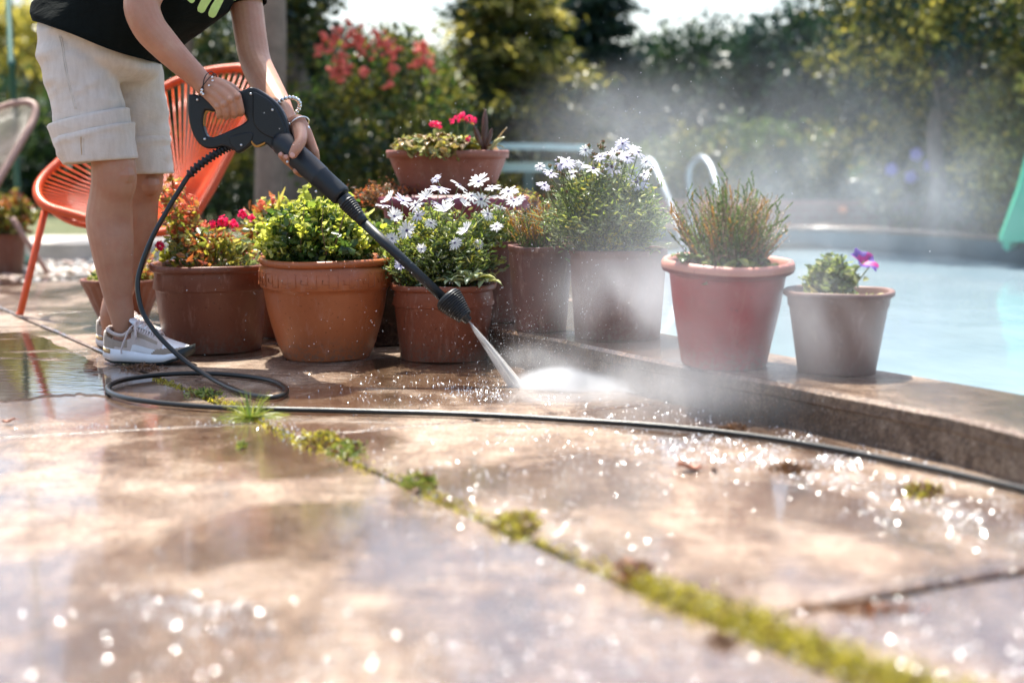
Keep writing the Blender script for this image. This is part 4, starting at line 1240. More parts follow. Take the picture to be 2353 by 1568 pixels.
for i, (x, y, q) in enumerate([(935, 330, .05), (965, 322, .055), (990, 328, .05), (1015, 318, .055), (1040, 330, .05), (1065, 335, .055), (1095, 338, .05), (1000, 340, .04), (950, 345, .04), (1050, 345, .045), (1130, 338, .035)]):
    rosette(root, P(x, y + 2, 4.60 + rr.uniform(-.05, .06)), q * 1.25, 16, L_SUC2, 60 + i, .55, .42)
bushy(root, Vector((c2.x - .03, 4.64, ztop - .02)), None, .15, .055, [L_SUC2, L_YEL], [.6, .4], 90, 14, .034, 160, .6, clump=.014, top=.2)
for (x, y, q) in [(1052, 270, .014), (1066, 266, .014), (1078, 275, .014), (1090, 278, .012), (1040, 278, .011), (1000, 285, .013), (1010, 288, .011), (1075, 320, .012), (990, 286, .009)]:
    flower_ball(root, P(x, y, 4.56), q, P_PINK, rr, 18)
flower_ball(root, P(1062, 276, 4.55), .007, P_YELLOW, rr, 10); flower_ball(root, P(1084, 283, 4.55), .006, P_YELLOW, rr, 10)
sm = MB(); stems(sm, [(P(1060, 335, 4.6), P(x, y, 4.56)) for x, y in ((1052, 272), (1078, 278), (1066, 268))] + [(P(1000, 330, 4.6), P(1003, 288, 4.56))], .0016, .0012, rr, .05); sm.build("flower_stalks", M_STEM, root)
M_DKLEAF = m_simple("dark_leaf", (.10, .05, .04), .4, .3, 40)
def blade(mb, a, b, w, bend=0.0):
    d = (b - a); s_ = d.normalized().cross(Vector((0, 1, 0))); rows = []
    for u, q in ((0, .35), (.2, .7), (.5, 1), (.75, .85), (.92, .45), (1, .06)):
        p = a + d * u + s_ * bend * math.sin(u * 3.14)
        rows.append([p - s_ * w * q, p - Vector((0, w * .35 * q, 0)), p + s_ * w * q, p + Vector((0, w * .15, 0))])
    mb.loft(rows, 0, True)
mb = MB()
blade(mb, P(1112, 345, 4.58), P(1115, 250, 4.57), .011); blade(mb, P(1110, 345, 4.58), P(1088, 288, 4.55), .010); blade(mb, P(1116, 345, 4.58), P(1130, 295, 4.56), .009)
mb.build("dark_leaf", M_DKLEAF, root)
mb = MB(); blade(mb, P(1125, 350, 4.56), P(1160, 315, 4.54), .008, .01); blade(mb, P(1128, 348, 4.58), P(1165, 292, 4.6), .003, .004); mb.build("pale_leaf", L_SUC2, root)

# brown pot of weeds at the far left edge
r, s_, ax = pot("plain brown pot of reddish weeds standing at the left edge beside the green post", 18, 6.9, -.02, .085, .066, .20, "plain", TC_BROWN)
bushy(r, s_, ax, .13, .20, [LEAF_OLIVE, L_RED], [.7, .3], 70, 16, .035, 116, .5, clump=.03, top=.3)
# ------------------------------------------------------------------ orange string chair
M_FRAME = m_simple("chair_frame_orange", (.62, .090, .020), .35, .12, 30)
def mat_cord(name, c):
    t = NT(name); v = t.coord()
    col = t.ramp(t.noise(v, 60, 3), [(.3, tuple(k * .8 for k in c)), (.7, c)])
    p = t.bsdf(col, .28); q = t.node("ShaderNodeBsdfTranslucent"); t.link(col, q.inputs[0])
    mx = t.node("ShaderNodeMixShader"); mx.inputs[0].default_value = .25
    t.link(p.outputs[0], mx.inputs[1]); t.link(q.outputs[0], mx.inputs[2]); return t.done(mx)
M_CORD = mat_cord("cord_orange", (.84, .108, .012))
RIM = [(548, 156, 5.42), (470, 166, 5.50), (382, 198, 5.56), (290, 262, 5.52), (205, 312, 5.42), (140, 368, 5.30), (96, 412, 5.18), (86, 446, 5.06), (108, 474, 4.96),
       (165, 492, 4.90), (235, 512, 4.86), (330, 535, 4.84), (420, 520, 4.86), (472, 455, 4.92), (520, 365, 5.02), (572, 262, 5.16), (592, 205, 5.28), (584, 168, 5.36)]
def string_chair(label, rim, hub, legs, fm, cm, ncord, root_loc, cr=.0032):
    root = empty("string_chair", root_loc, label, "chair")
    q = spline([Vector(p) for p in rim + [rim[0]]], 8)
    mb = MB(); mb.tube(q, .0135, 12, 0, False); mb.build("rim_frame", fm, root)
    # even spacing along the rim
    L = [0]
    for i in range(1, len(q)): L.append(L[-1] + (q[i] - q[i - 1]).length)
    mb = MB(); wr = MB()
    for k in range(ncord):
        d = L[-1] * k / ncord; j = max(i for i in range(len(L)) if L[i] <= d + 1e-9); j = min(j, len(q) - 2)
        p = q[j].lerp(q[j + 1], (d - L[j]) / max(1e-9, L[j + 1] - L[j]))
        h = hub + (p - hub).normalized() * .035
        m_ = p.lerp(h, .5) + Vector((0, 0, -.012))
        mb.tube([p, p.lerp(m_, .5) + Vector((0, 0, -.005)), m_, m_.lerp(h, .5) + Vector((0, 0, -.005)), h], cr, 6)
    # coiled wrapping on the rim
    nt = int(L[-1] / .0085); pts = []
    for k in range(nt):
        d = L[-1] * (k + .5) / nt; j = max(0, min(len(q) - 2, int(np.searchsorted(L, d)) - 1))
        p = q[j].lerp(q[j + 1], (d - L[j]) / max(1e-9, L[j + 1] - L[j])); t = (q[j + 1] - q[j]).normalized()
        a = t.orthogonal().normalized(); b = t.cross(a)
        rg = [[p + t * o_ + (a * math.cos(6.28318 * s / 10) + b * math.sin(6.28318 * s / 10)) * rr_ for s in range(10)] for o_, rr_ in ((-.0036, .0136), (0, .0172), (.0036, .0136))]
        wr.loft(rg, 0, False)
    mb.build("cords", cm, root); wr.build("rim_wrapping", fm, root)
    mb = MB(); ring = [hub + Vector((math.cos(6.2832 * k / 20) * .04, math.sin(6.2832 * k / 20) * .03, math.cos(6.2832 * k / 20) * .012)) for k in range(21)]
    mb.tube(ring, .005, 6, 0, False); mb.build("hub_ring", fm, root)
    for a, b in legs:
        mb = MB(); mb.tube([a, a.lerp(b, .97), b], [.0125, .0125, .0115], 12); mb.sphere(b + Vector((0, 0, .004)), (.015, .015, .007), 0, 10, 6); mb.build("leg", fm, root)
    return root
rimw = [P(*p) for p in RIM]
hub = P(418, 492, 5.02)
foot = G(46, 722, .006)
legs = [(P(106, 474, 4.97), foot), (P(235, 512, 4.86) + Vector((0, 0, -.01)), Vector((P(270, 500, 4.9).x + .03, 4.62, .006))), (P(430, 500, 5.1), Vector((P(430, 500, 5.1).x + .16, 5.42, .006)))]
ch = string_chair("orange string chair behind the person pressure-washing", rimw, hub, legs, M_FRAME, M_CORD, 84, at(330, 5.05), cr=.0028)
mb = MB(); a = P(106, 474, 4.97); b = P(235, 512, 4.86); c = P(430, 500, 5.1)
mb.tube(spline([a, P(200, 505, 4.92) + Vector((0, 0, -.02)), c + Vector((0, 0, -.02))], 6), .011, 10); mb.build("under_frame", M_FRAME, ch)

rim2 = [Vector((-(2.02) + (v.x - rimw[0].x) * .80, v.y + 1.35, v.z * .93)) for v in rimw]
x0_ = P(40, 290, 6.4).x; mx_ = max(v.x for v in rim2); rim2 = [v + Vector((x0_ - mx_, 0, -.02)) for v in rim2]
hub2 = Vector((sum(v.x for v in rim2) / len(rim2), 6.35, .42))
string_chair("faded pink string chair cut off by the left edge of the picture", rim2, hub2, [(rim2[8], Vector((rim2[8].x - .05, rim2[8].y, .005))), (rim2[12], Vector((rim2[12].x + .12, rim2[12].y - .05, .005))), (rim2[13] + Vector((0, .3, -.1)), Vector((rim2[13].x + .1, rim2[13].y + .45, .005)))],
             m_simple("chair_frame_pink", (.40, .25, .20), .45), mat_cord("cord_grey", (.42, .36, .30)), 84, (hub2.x, 6.3, 0))

# ------------------------------------------------------------------ the person
SKIN = m_skin("skin")
person = empty("person", at(300, 3.98), "person in black t-shirt and rolled beige shorts leaning over a pressure-washer gun", "person")
def Z5(X, Y, D): return P((460 + X / 5.228) * .94862, (160 + Y / 5.228) * .94862, D)
mb = MB()
def limb(pts, rad, n=20, sub=5):
    """smooth tapering limb; rad entries may be (a, b)"""
    q = spline([Vector(p) for p in pts], sub)
    rs_ = [Vector((r[0], r[1], 0)) if isinstance(r, (tuple, list)) else Vector((r, r, 0)) for r in rad]
    rq = spline(rs_, sub)
    mb.tube(q, [(max(.001, r.x), max(.001, r.y)) for r in rq], n)
    mb.sphere(q[0], min(rq[0].x, rq[0].y) * .99, 0, 14, 10); mb.sphere(q[-1], min(rq[-1].x, rq[-1].y) * .99, 0, 14, 10)
S1 = 3.9 / F; S2 = 4.12 / F
# near leg: hip, thigh, knee, calf, ankle
limb([P(205, 60, 3.94), P(200, 200, 3.93), P(250, 330, 3.88), P(262, 405, 3.88), P(255, 450, 3.89), P(251, 505, 3.905), P(257, 560, 3.90), P(264, 625, 3.90), P(271, 680, 3.90), P(279, 718, 3.90), P(283, 752, 3.90)],
     [50 * S1, 45 * S1, 46 * S1, 51 * S1, 48 * S1, 53 * S1, 49.5 * S1, 41 * S1, 33 * S1, 29 * S1, 23 * S1])
mb.sphere(P(284, 402, 3.86), (.030, .034, .034)); 
limb([P(272, 784, 3.90), P(292, 782, 3.90), P(340, 804, 3.89)], [.020, .024, .02])     # foot in the shoe
# far leg
limb([P(262, 70, 4.06), P(300, 200, 4.10), P(322, 330, 4.09), P(328, 410, 4.09), P(320, 455, 4.10), P(312, 510, 4.11), P(299, 570, 4.12), P(284, 630, 4.12), P(270, 680, 4.13), P(258, 722, 4.13), P(255, 750, 4.14)],
     [50 * S2, 45 * S2, 45 * S2, 46 * S2, 43.5 * S2, 48 * S2, 45 * S2, 38 * S2, 31 * S2, 28 * S2, 22 * S2])
mb.sphere(P(346, 424, 4.055), (.027, .030, .033))
limb([P(246, 765, 4.14), P(268, 765, 4.14), P(310, 786, 4.13)], [.018, .022, .018])
# trunk, neck
limb([P(225, 70, 3.99), P(270, 0, 3.99), P(340, -80, 3.99), P(410, -150, 3.98), P(465, -205, 3.98), P(505, -250, 3.98), P(535, -290, 3.98), P(560, -330, 3.98)],
     [(.10, .12), (.10, .12), (.10, .12), (.10, .13), (.10, .135), (.062, .07), (.05, .052), (.052, .055)], 26)
# head, bowed forwards
hc = P(600, -395, 3.97)
hr = Matrix.Rotation(math.radians(38), 3, 'Y')
mb.sphere(hc, (.082, .074, .105), 0, 24, 18, hr)
mb.sphere(hc + hr @ Vector((.035, 0, -.06)), (.052, .05, .055), 0, 18, 12, hr)      # jaw
mb.sphere(hc + hr @ Vector((.088, 0, -.012)), (.017, .011, .024), 0, 12, 8, hr)     # nose
for s in (-1, 1):
    mb.sphere(hc + hr @ Vector((.066, .028 * s, .012)), (.014, .015, .011), 0, 10, 8, hr)   # eyes
    mb.sphere(hc + hr @ Vector((-.004, .076 * s, -.006)), (.017, .008, .028), 0, 12, 8, hr) # ears
mb.tube([hc + hr @ Vector((.083, -.02, -.052)), hc + hr @ Vector((.09, 0, -.05)), hc + hr @ Vector((.083, .02, -.052))], [.005, .008, .005], 8)
# near arm
limb([P(430, -215, 3.86), P(400, -130, 3.80), P(352, -48, 3.72), P(326, 8, 3.69), P(340, 58, 3.68), P(372, 98, 3.68), P(415, 142, 3.68), P(455, 180, 3.68), P(474, 202, 3.675)],
     [.055, .052, .047, .046, .044, .0405, .034, .0285, (.027, .025)])
# far arm
limb([P(520, -190, 4.10), P(545, -90, 4.10), P(565, 10, 4.08), P(575, 80, 4.04), P(588, 145, 4.0), P(612, 195, 3.92), P(640, 240, 3.82), P(655, 268, 3.77), P(668, 296, 3.735)],
     [.055, .051, .047, .045, .043, .041, .033, .027, (.027, .023)])
# ---- near (right) hand: fist over the trigger handle
zp = .000204
def chain(pts, rad, conv=Z5, n=12):
    q = spline([conv(*p) for p in pts], 4); r = spline([Vector((x, 0, 0)) for x in rad], 4)
    mb.tube(q, [max(.002, k.x) for k in r], n); mb.sphere(q[-1], r[-1].x * .99, 0, 12, 8); mb.sphere(q[0], r[0].x * .99, 0, 12, 8)
chain([(215, 215, 3.675), (330, 235, 3.668), (460, 285, 3.662), (592, 385, 3.655)], [.0225, .0175, .0140, .0125])
chain([(210, 240, 3.672), (310, 280, 3.662), (420, 345, 3.655), (515, 430, 3.650)], [.0225, .0170, .0140, .0125])
chain([(205, 265, 3.672), (280, 330, 3.662), (360, 400, 3.655), (432, 485, 3.652)], [.0225, .0170, .0135, .0118])
chain([(200, 285, 3.675), (250, 370, 3.667), (300, 440, 3.660), (352, 515, 3.657)], [.0215, .0160, .0130, .0108])
chain([(596, 390, 3.656), (628, 480, 3.654), (648, 572, 3.660), (640, 600, 3.685), (628, 588, 3.722), (615, 540, 3.735)], [.0118, .0094, .0092, .0092, .0088, .0080])
chain([(516, 432, 3.652), (542, 520, 3.650), (560, 602, 3.657), (555, 628, 3.682), (545, 612, 3.722), (535, 560, 3.735)], [.0118, .0094, .0092, .0092, .0088, .0080])
chain([(434, 488, 3.654), (448, 560, 3.650), (462, 622, 3.658), (460, 645, 3.682), (452, 625, 3.722), (445, 575, 3.735)], [.0110, .0089, .0087, .0086, .0084, .0078])
chain([(354, 518, 3.658), (364, 572, 3.655), (372, 618, 3.662), (372, 636, 3.684), (368, 618, 3.718), (362, 575, 3.73)], [.0100, .0080, .0078, .0078, .0076, .0070])
chain([(300, 220, 3.70), (430, 250, 3.722), (540, 290, 3.738), (600, 345, 3.744), (640, 400, 3.742)], [.019, .0165, .0128, .0112, .0096])   # thumb on the far side
for (X, Y, D) in [(598, 382, 3.645), (512, 428, 3.641), (428, 484, 3.643), (348, 514, 3.65)]: mb.sphere(Z5(X, Y, D), .0082, 0, 10, 8)
# ---- far (left) hand: holds the grip from behind, thumb across the front
chain([(1365, 735, 3.735), (1440, 830, 3.73), (1510, 950, 3.725), (1575, 1090, 3.715)], [.0255, .0205, .0155, .0125])
chain([(1350, 745, 3.735), (1420, 860, 3.735), (1470, 980, 3.735), (1520, 1090, 3.73)], [.025, .020, .016, .013])
chain([(1340, 755, 3.735), (1370, 870, 3.735), (1410, 980, 3.737), (1440, 1070, 3.735)], [.024, .019, .0155, .013])
chain([(1330, 760, 3.735), (1340, 860, 3.735), (1350, 950, 3.737), (1360, 1040, 3.735)], [.023, .018, .014, .012])
chain([(1578, 1095, 3.715), (1590, 1210, 3.722), (1520, 1330, 3.715), (1420, 1365, 3.69), (1345, 1325, 3.655)], [.0125, .0108, .0102, .0098, .0092])
chain([(1522, 1095, 3.73), (1500, 1230, 3.735), (1400, 1320, 3.715), (1300, 1260, 3.68), (1222, 1162, 3.648)], [.0125, .0110, .0104, .0100, .0092])
chain([(1440, 1075, 3.735), (1400, 1200, 3.737), (1290, 1240, 3.71), (1215, 1190, 3.68), (1155, 1128, 3.655)], [.0122, .0105, .0100, .0095, .0088])
chain([(1360, 1045, 3.735), (1320, 1130, 3.735), (1230, 1150, 3.71), (1170, 1110, 3.685)], [.0112, .0095, .0088, .008])
chain([(1375, 800, 3.72), (1400, 880, 3.68), (1395, 960, 3.64), (1345, 1045, 3.622), (1305, 1115, 3.617)], [.021, .0178, .0150, .0142, .0118])   # thumb
me = remesh(mb, .0024, 3)
body = make("body", me, SKIN, person)
BODY_BVH = None
# nails
M_NAIL = m_simple("nail", (.66, .38, .31), .25, .05)
mb = MB()
for (X, Y, D, rx, rz) in [(1296, 1128, 3.6065, .0066, .0072), (1150, 1118, 3.646, .0045, .0052), (1216, 1150, 3.640, .005, .0056)]:
    mb.sphere(Z5(X, Y, D), (rx, .0018, rz), 0, 12, 8, Matrix.Rotation(math.radians(-30), 3, 'Y'))
mb.build("nails", M_NAIL, person)
# hair
M_HAIR = m_simple("hair_brown", (.06, .035, .02), .45, .4, 80)
mb = MB(); rr = random.Random(6)
mb.sphere(hc + hr @ Vector((-.022, 0, .022)), (.082, .083, .098), 0, 22, 16, hr)
for i in range(110):
    a = rr.uniform(-2.6, 2.6); r0 = hc + hr @ Vector((-.03 + .05 * math.cos(a), .078 * math.sin(a), .05 + rr.uniform(-.02, .03)))
    mb.tube(spline([r0, r0 + hr @ Vector((-.03, .015 * math.sin(a), -.05)), r0 + hr @ Vector((-.055, .01 * math.sin(a), -.11))], 3), [.007] * 6 + [.003], 5)
mb.build("hair", M_HAIR, person)

# ---- shorts
M_DENIM = m_cloth("beige_denim", (.76, .69, .61), (.64, .57, .49), 1400, .92, .16, 9)
mb = MB()
def ring2(pl, pr, D, hd, n=40, sq=2.3):
    """ring between two image points (left, right) at depth D with half depth hd"""
    a = P(pl[0], pl[1], D); b = P(pr[0], pr[1], D); c = (a + b) / 2; h = (b - a) / 2
    out = []
    for k in range(n):
        t = 6.28318 * k / n; ct, st = math.cos(t), math.sin(t)
        f = (abs(ct) ** sq + abs(st) ** sq) ** (-1 / sq)
        out.append(c + h * ct * f + Vector((0, 1, 0)) * hd * st * f)
    return out
def loftr(rings, mbx=None, cap=True, sub=4):
    """smooth loft through rings"""
    n = len(rings[0]); rs_ = []
    cols = [spline([r[k] for r in rings], sub) for k in range(n)]
    for i in range(len(cols[0])): rs_.append([cols[k][i] for k in range(n)])
    (mbx or mb).loft(rs_, 0, cap)
loftr([ring2((120, 8), (318, 70), 3.99, .14), ring2((100, 40), (335, 95), 3.99, .165), ring2((92, 76), (350, 130), 3.99, .170), ring2((106, 130), (360, 165), 3.99, .15), ring2((150, 180), (330, 190), 3.99, .10)])
loftr([ring2((94, 66), (240, 80), 3.93, .095), ring2((90, 115), (262, 130), 3.92, .098), ring2((104, 181), (266, 175), 3.905, .096), ring2((117, 230), (277, 212), 3.90, .094), ring2((129, 282), (288, 262), 3.895, .092), ring2((142, 330), (300, 318), 3.89, .088), ring2((160, 362), (306, 352), 3.89, .078)])
loftr([ring2((200, 60), (352, 100), 4.06, .095), ring2((215, 120), (366, 145), 4.07, .094), ring2((228, 180), (373, 190), 4.08, .092), ring2((240, 240), (378, 240), 4.09, .090), ring2((250, 300), (384, 296), 4.10, .088), ring2((262, 350), (390, 345), 4.10, .084), ring2((275, 388), (394, 385), 4.10, .076)])
me = remesh(mb, .006, 9)
vs = me.vertices; me.update()
for v_ in vs:      # real creases: drag lines from crotch to knee and small folds
    co = Vector(v_.co); n = Vector(v_.normal)
    u = co.x + 1.1; w = co.z
    f = noise.noise(Vector((co.x * 6, co.y * 5, co.z * 16))) * .008
    f += (1 - abs(noise.noise(Vector((co.x * 5 + co.z * 7, co.y * 5, co.z * 22 - co.x * 10)))) * 3) * .0030
    f += noise.noise(co * 45) * .0012
    v_.co = co + n * f
shorts = make("shorts", me, M_DENIM, person)

def cuff(rings, name="cuff", thick=.004, mat=None, wav=.003, seed=0):
    mbx = MB(); n = len(rings[0])
    cols = [spline([r[k] for r in rings], 3) for k in range(n)]
    m = len(cols[0]); outer_ = []; inn_ = []
    for i in range(m):
        c = sum((cols[k][i] for k in range(n)), Vector()) / n
        ro = []; ri = []
        for k in range(n):
            p = cols[k][i]; d = (p - c); L = d.length; d.normalize()
            w = wav * noise.noise(p * 22 + Vector((seed, 0, 0))) + wav * .5 * noise.noise(p * 60)
            ro.append(p + d * w); ri.append(p + d * (w - thick))
        outer_.append(ro); inn_.append(ri)
    # rolled edges top and bottom
    def roll(o_, i_, dz): return [(a + b) / 2 + Vector((0, 0, dz)) for a, b in zip(o_, i_)]
    prof = [roll(outer_[0], inn_[0], .0035)] + outer_ + [roll(outer_[-1], inn_[-1], -.0035)] + list(reversed(inn_)) + [roll(outer_[0], inn_[0], .0035)]
    mbx.loft(prof, 0, False)
    return mbx.build(name, mat or M_DENIM, shorts)
def cr(l, r, D, hd): return ring2(l, r, D, hd, 72, 2.2)
# near leg: two rolled turns, loose at the back
cuff([cr((112, 292), (294, 250), 3.895, .101), cr((117, 306), (297, 270), 3.895, .104), cr((126, 330), (300, 296), 3.895, .102)], thick=.005, seed=1)
cuff([cr((127, 322), (305, 283), 3.893, .106), cr((129, 333), (304, 290), 3.893, .109), cr((134, 345), (304, 304), 3.893, .105), cr((137, 360), (309, 335), 3.892, .104), cr((146, 374), (314, 362), 3.892, .102)], thick=.006, seed=2, wav=.005)
cuff([cr((136, 350), (304, 320), 3.892, .098), cr((150, 376), (312, 360), 3.892, .097)], thick=.005, seed=3)
# far leg
cuff([cr((255, 326), (388, 312), 4.10, .095), cr((258, 336), (390, 322), 4.10, .098), cr((262, 350), (388, 336), 4.10, .094), cr((266, 375), (392, 368), 4.10, .093), cr((270, 396), (397, 396), 4.10, .092)], thick=.006, seed=5, wav=.004)
bv = BVHTree.FromPolygons([Vector(v_.co) + shorts.matrix_world.translation * 0 + origin_of(person) for v_ in shorts.data.vertices], [tuple(p.vertices) for p in shorts.data.polygons])
CAMP = Vector((0, 0, H0))
def onto(bvh, x, y, lift=.001):
    d = ray(x, y).normalized(); h = bvh.ray_cast(CAMP, d)
    return (h[0] + h[1] * lift * (1 if h[1].dot(d) < 0 else -1)) if h[0] is not None else None
M_THREAD = m_simple("pale_thread", (.72, .66, .57), .8)
M_THREAD2 = m_simple("ochre_thread", (.50, .32, .15), .8)
for off, m_ in ((0, M_THREAD), (-4, M_THREAD)):
    q = [onto(bv, x + off, y, .0006) for x, y in [(140, 84), (146, 110), (150, 140), (155, 170), (162, 200), (169, 228), (176, 250)]]
    q = [p for p in q if p]
    if len(q) > 2: mb = MB(); mb.tube(spline(q, 5), .0011, 5); mb.build("seam", m_, shorts)
for dx in (0, 5):
    mb = MB(); q = [P(x + dx, y, 3.7865) for x, y in [(184, 298), (184, 320), (185, 345), (186, 362)]]
    cf = [o for o in shorts.children if o.name.startswith("cuff")]
    o_ = cf[1]; bc = BVHTree.FromPolygons([Vector(v_.co) + origin_of(person) for v_ in o_.data.vertices], [tuple(p.vertices) for p in o_.data.polygons])
    q = [onto(bc, x + dx, y, .0004) for x, y in [(186, 314), (186, 330), (187, 345), (188, 356)]]; q = [p for p in q if p]
    if len(q) > 2: mb.tube(spline(q, 4), .0010, 5); mb.build("seam", M_THREAD2 if dx == 0 else M_THREAD, shorts)
# ---- t-shirt
M_SHIRT = m_cloth("black_jersey", (.006, .009, .008), (.004, .006, .005), 1600, .93, .35, 8, 0)
rings = [ring2((86, 46), (364, 146), 3.985, .190, 80, 2.15), ring2((80, 30), (372, 138), 3.985, .192, 80, 2.15), ring2((88, 6), (392, 122), 3.985, .188, 80, 2.15),
         ring2((118, -28), (440, 82), 3.985, .184, 80, 2.2), ring2((165, -80), (505, 36), 3.985, .182, 80, 2.3), ring2((232, -138), (545, -18), 3.985, .188, 80, 2.4),
         ring2((310, -195), (568, -85), 3.985, .200, 80, 2.5), ring2((385, -240), (572, -150), 3.985, .195, 80, 2.5), ring2((440, -268), (562, -205), 3.985, .13, 80, 2.2), ring2((478, -280), (548, -238), 3.985, .075, 80, 2.0)]
mbs = MB(); n = 80
cols = [spline([r[k] for r in rings], 8) for k in range(n)]; RR = [[cols[k][i] for k in range(n)] for i in range(len(cols[0]))]
for i, r_ in enumerate(RR):
    c = sum(r_, Vector()) / n; fall = max(0.15, 1 - i / 45)
    for k in range(n):
        p = r_[k]; d = (p - c).normalized()
        f = noise.noise(Vector((p.x * 5 + p.z * 3, p.y * 9, p.z * 4 - p.x * 6))) * .013 * fall
        f += (1 - 3 * abs(noise.noise(Vector((p.x * 3 + p.z * 9, p.y * 6, p.z * 10 - p.x * 4))))) * .005
        if i < 3: f += .006 * noise.noise(Vector((p.x * 14, p.y * 14, 3)))
        r_[k] = p + d * f + (Vector((0, 0, .006 * noise.noise(Vector((p.x * 9, p.y * 9, 1))))) if i < 4 else Vector())
mbs.loft(RR, 0, False)
def sleeve(a, b, c, ra, rb, rc):
    q = spline([a, b, c], 8); rd = spline([Vector((ra, 0, 0)), Vector((rb, 0, 0)), Vector((rc, 0, 0))], 8)
    rg = []
    N = None
    for i, p in enumerate(q):
        t = (q[min(i + 1, len(q) - 1)] - q[max(i - 1, 0)]).normalized(); A_ = Vector((0, 1, 0)); A_ = (A_ - t * A_.dot(t)).normalized(); B_ = t.cross(A_)
        rg.append([p + (A_ * math.cos(6.28318 * k / 36) + B_ * math.sin(6.28318 * k / 36)) * (rd[i].x * (1 + .07 * noise.noise(p * 18 + A_ * math.cos(6.283 * k / 36) * 1.4))) for k in range(36)])
    ins = [[p + (sum(rg[-1], Vector()) / 36 - p) * .05 for p in rg[-1]], [p + (sum(rg[-6], Vector()) / 36 - p) * .05 for p in rg[-6]]]
    mbs.loft(rg + ins, 0, False)
sleeve(P(515, -190, 4.10), P(545, -90, 4.10), P(566, 12, 4.085), .075, .068, .058)
sleeve(P(430, -215, 3.87), P(405, -140, 3.81), P(375, -85, 3.755), .075, .066, .060)
o = mbs.build("t_shirt", M_SHIRT, person)
sol = o.modifiers.new("thickness", 'SOLIDIFY'); sol.thickness = .003; sol.offset = -1
shirt = o
bvs = BVHTree.FromPolygons([Vector(v_.co) + origin_of(person) for v_ in o.data.vertices], [tuple(p.vertices) for p in o.data.polygons])
# hem seam
q = [RR[1][k] + (RR[1][k] - sum(RR[1], Vector()) / n).normalized() * .001 for k in range(n)]
mb = MB(); mb.tube(q + [q[0]], .0016, 6, 0, False); mb.build("hem", M_SHIRT, shirt)
# lime brush-stroke print on the chest
M_PRINT = m_simple("lime_print", (.62, .85, .30), .6, .08, 60)
mb = MB()
for pts in [[(425, -30, 8), (432, -10, 8), (440, 0, 7)], [(492, -45, 8), (487, -25, 9), (478, -8, 10), (468, 8, 10), (462, 20, 9.5)], [(520, -50, 7), (512, -20, 8), (503, 0, 9), (493, 18, 10), (487, 31, 9.5)], [(548, -40, 7), (540, -15, 8), (531, 5, 8.5), (520, 22, 9), (512, 36, 9)]]:
    sp = spline([Vector(p) for p in pts], 6); rows = []
    # round end
    d = (sp[-1] - sp[-2]); d.z = 0; d.normalize(); e = sp[-1].copy()
    for u in (.35, .7, .92): sp.append(Vector((e.x + d.x * e.z * u, e.y + d.y * e.z * u, e.z * math.sqrt(1 - u * u))))
    for i, p in enumerate(sp):
        t = sp[min(i + 1, len(sp) - 1)] - sp[max(i - 1, 0)]; t.z = 0; t.normalize()
        row = []
        for s in (-1, -.5, 0, .5, 1):
            h = onto(bvs, p.x - t.y * p.z * s, p.y + t.x * p.z * s, .0016)
            row.append(h)
        if all(h is not None for h in row) and max((row[0] - h).length for h in row) < .08: rows.append(row)
    if len(rows) > 2: mb.strip(rows)
if mb.v: mb.build("print", M_PRINT, shirt)

# ---- bracelets
M_BLK = m_simple("black_cord", (.012, .011, .012), .6)
M_SILV = m_simple("silver", (.75, .74, .72), .22, .05, 20, Metallic=1.0)
def band(name, c, axis, r1, r2, th, mat, n=40, wob=0.0, beads=None, tiltv=0.0):
    nn, a, b = frame(axis); q = [c + a * r1 * math.cos(6.28318 * k / n) + b * r2 * math.sin(6.28318 * k / n) + nn * wob * math.sin(6.28318 * k / n * 2 + 1) for k in range(n + 1)]
    m_ = MB(); m_.tube(q, th, 8, 0, False)
    if beads:
        for k in range(0, n, beads): m_.sphere(q[k], th * 2.1, 0, 8, 6)
    return m_.build(name, mat, person)
w1 = P(478, 192, 3.674); axn = (P(500, 222, 3.668) - P(448, 176, 3.68)).normalized()
band("cord_bracelet", w1, axn + Vector((.25, 0, .35)), .0305, .0305, .0013, M_BLK, wob=.002)
band("cord_bracelet", w1 + axn * .003, axn + Vector((-.05, 0, .15)), .0305, .0305, .0012, M_BLK, wob=-.002)
mb = MB()
for (x, y) in [(487, 178), (488, 186), (480, 197)]: mb.sphere(P(x, y, 3.642), .0032, 0, 10, 8)
mb.build("silver_beads", M_SILV, person)
mb = MB()
for (x, y) in [(464, 207), (463, 213), (467, 217)]: mb.sphere(P(x, y, 3.648), .0042, 0, 10, 8)
mb.build("charm", M_SILV, person)
w2 = Z5(1245, 520, 3.785); ax2 = (Z5(1330, 700, 3.745) - Z5(1180, 380, 3.82)).normalized()
band("chain_bracelet", w2, ax2, .0315, .0315, .0028, M_SILV, 40, .001, 2)
w3 = Z5(1368, 745, 3.735); ax3 = (Z5(1420, 860, 3.73) - Z5(1310, 640, 3.75)).normalized()
band("bangle", w3, ax3 + Vector((0, 0, .12)), .031, .030, .0022, M_SILV, 40, .002)
mb = MB(); mb.sphere(Z5(1495, 785, 3.725), .0056, 0, 10, 8); mb.sphere(Z5(1485, 815, 3.72), .0044, 0, 10, 8); mb.sphere(Z5(1262, 735, 3.71), .004, 0, 10, 8); mb.build("charm", M_SILV, person)

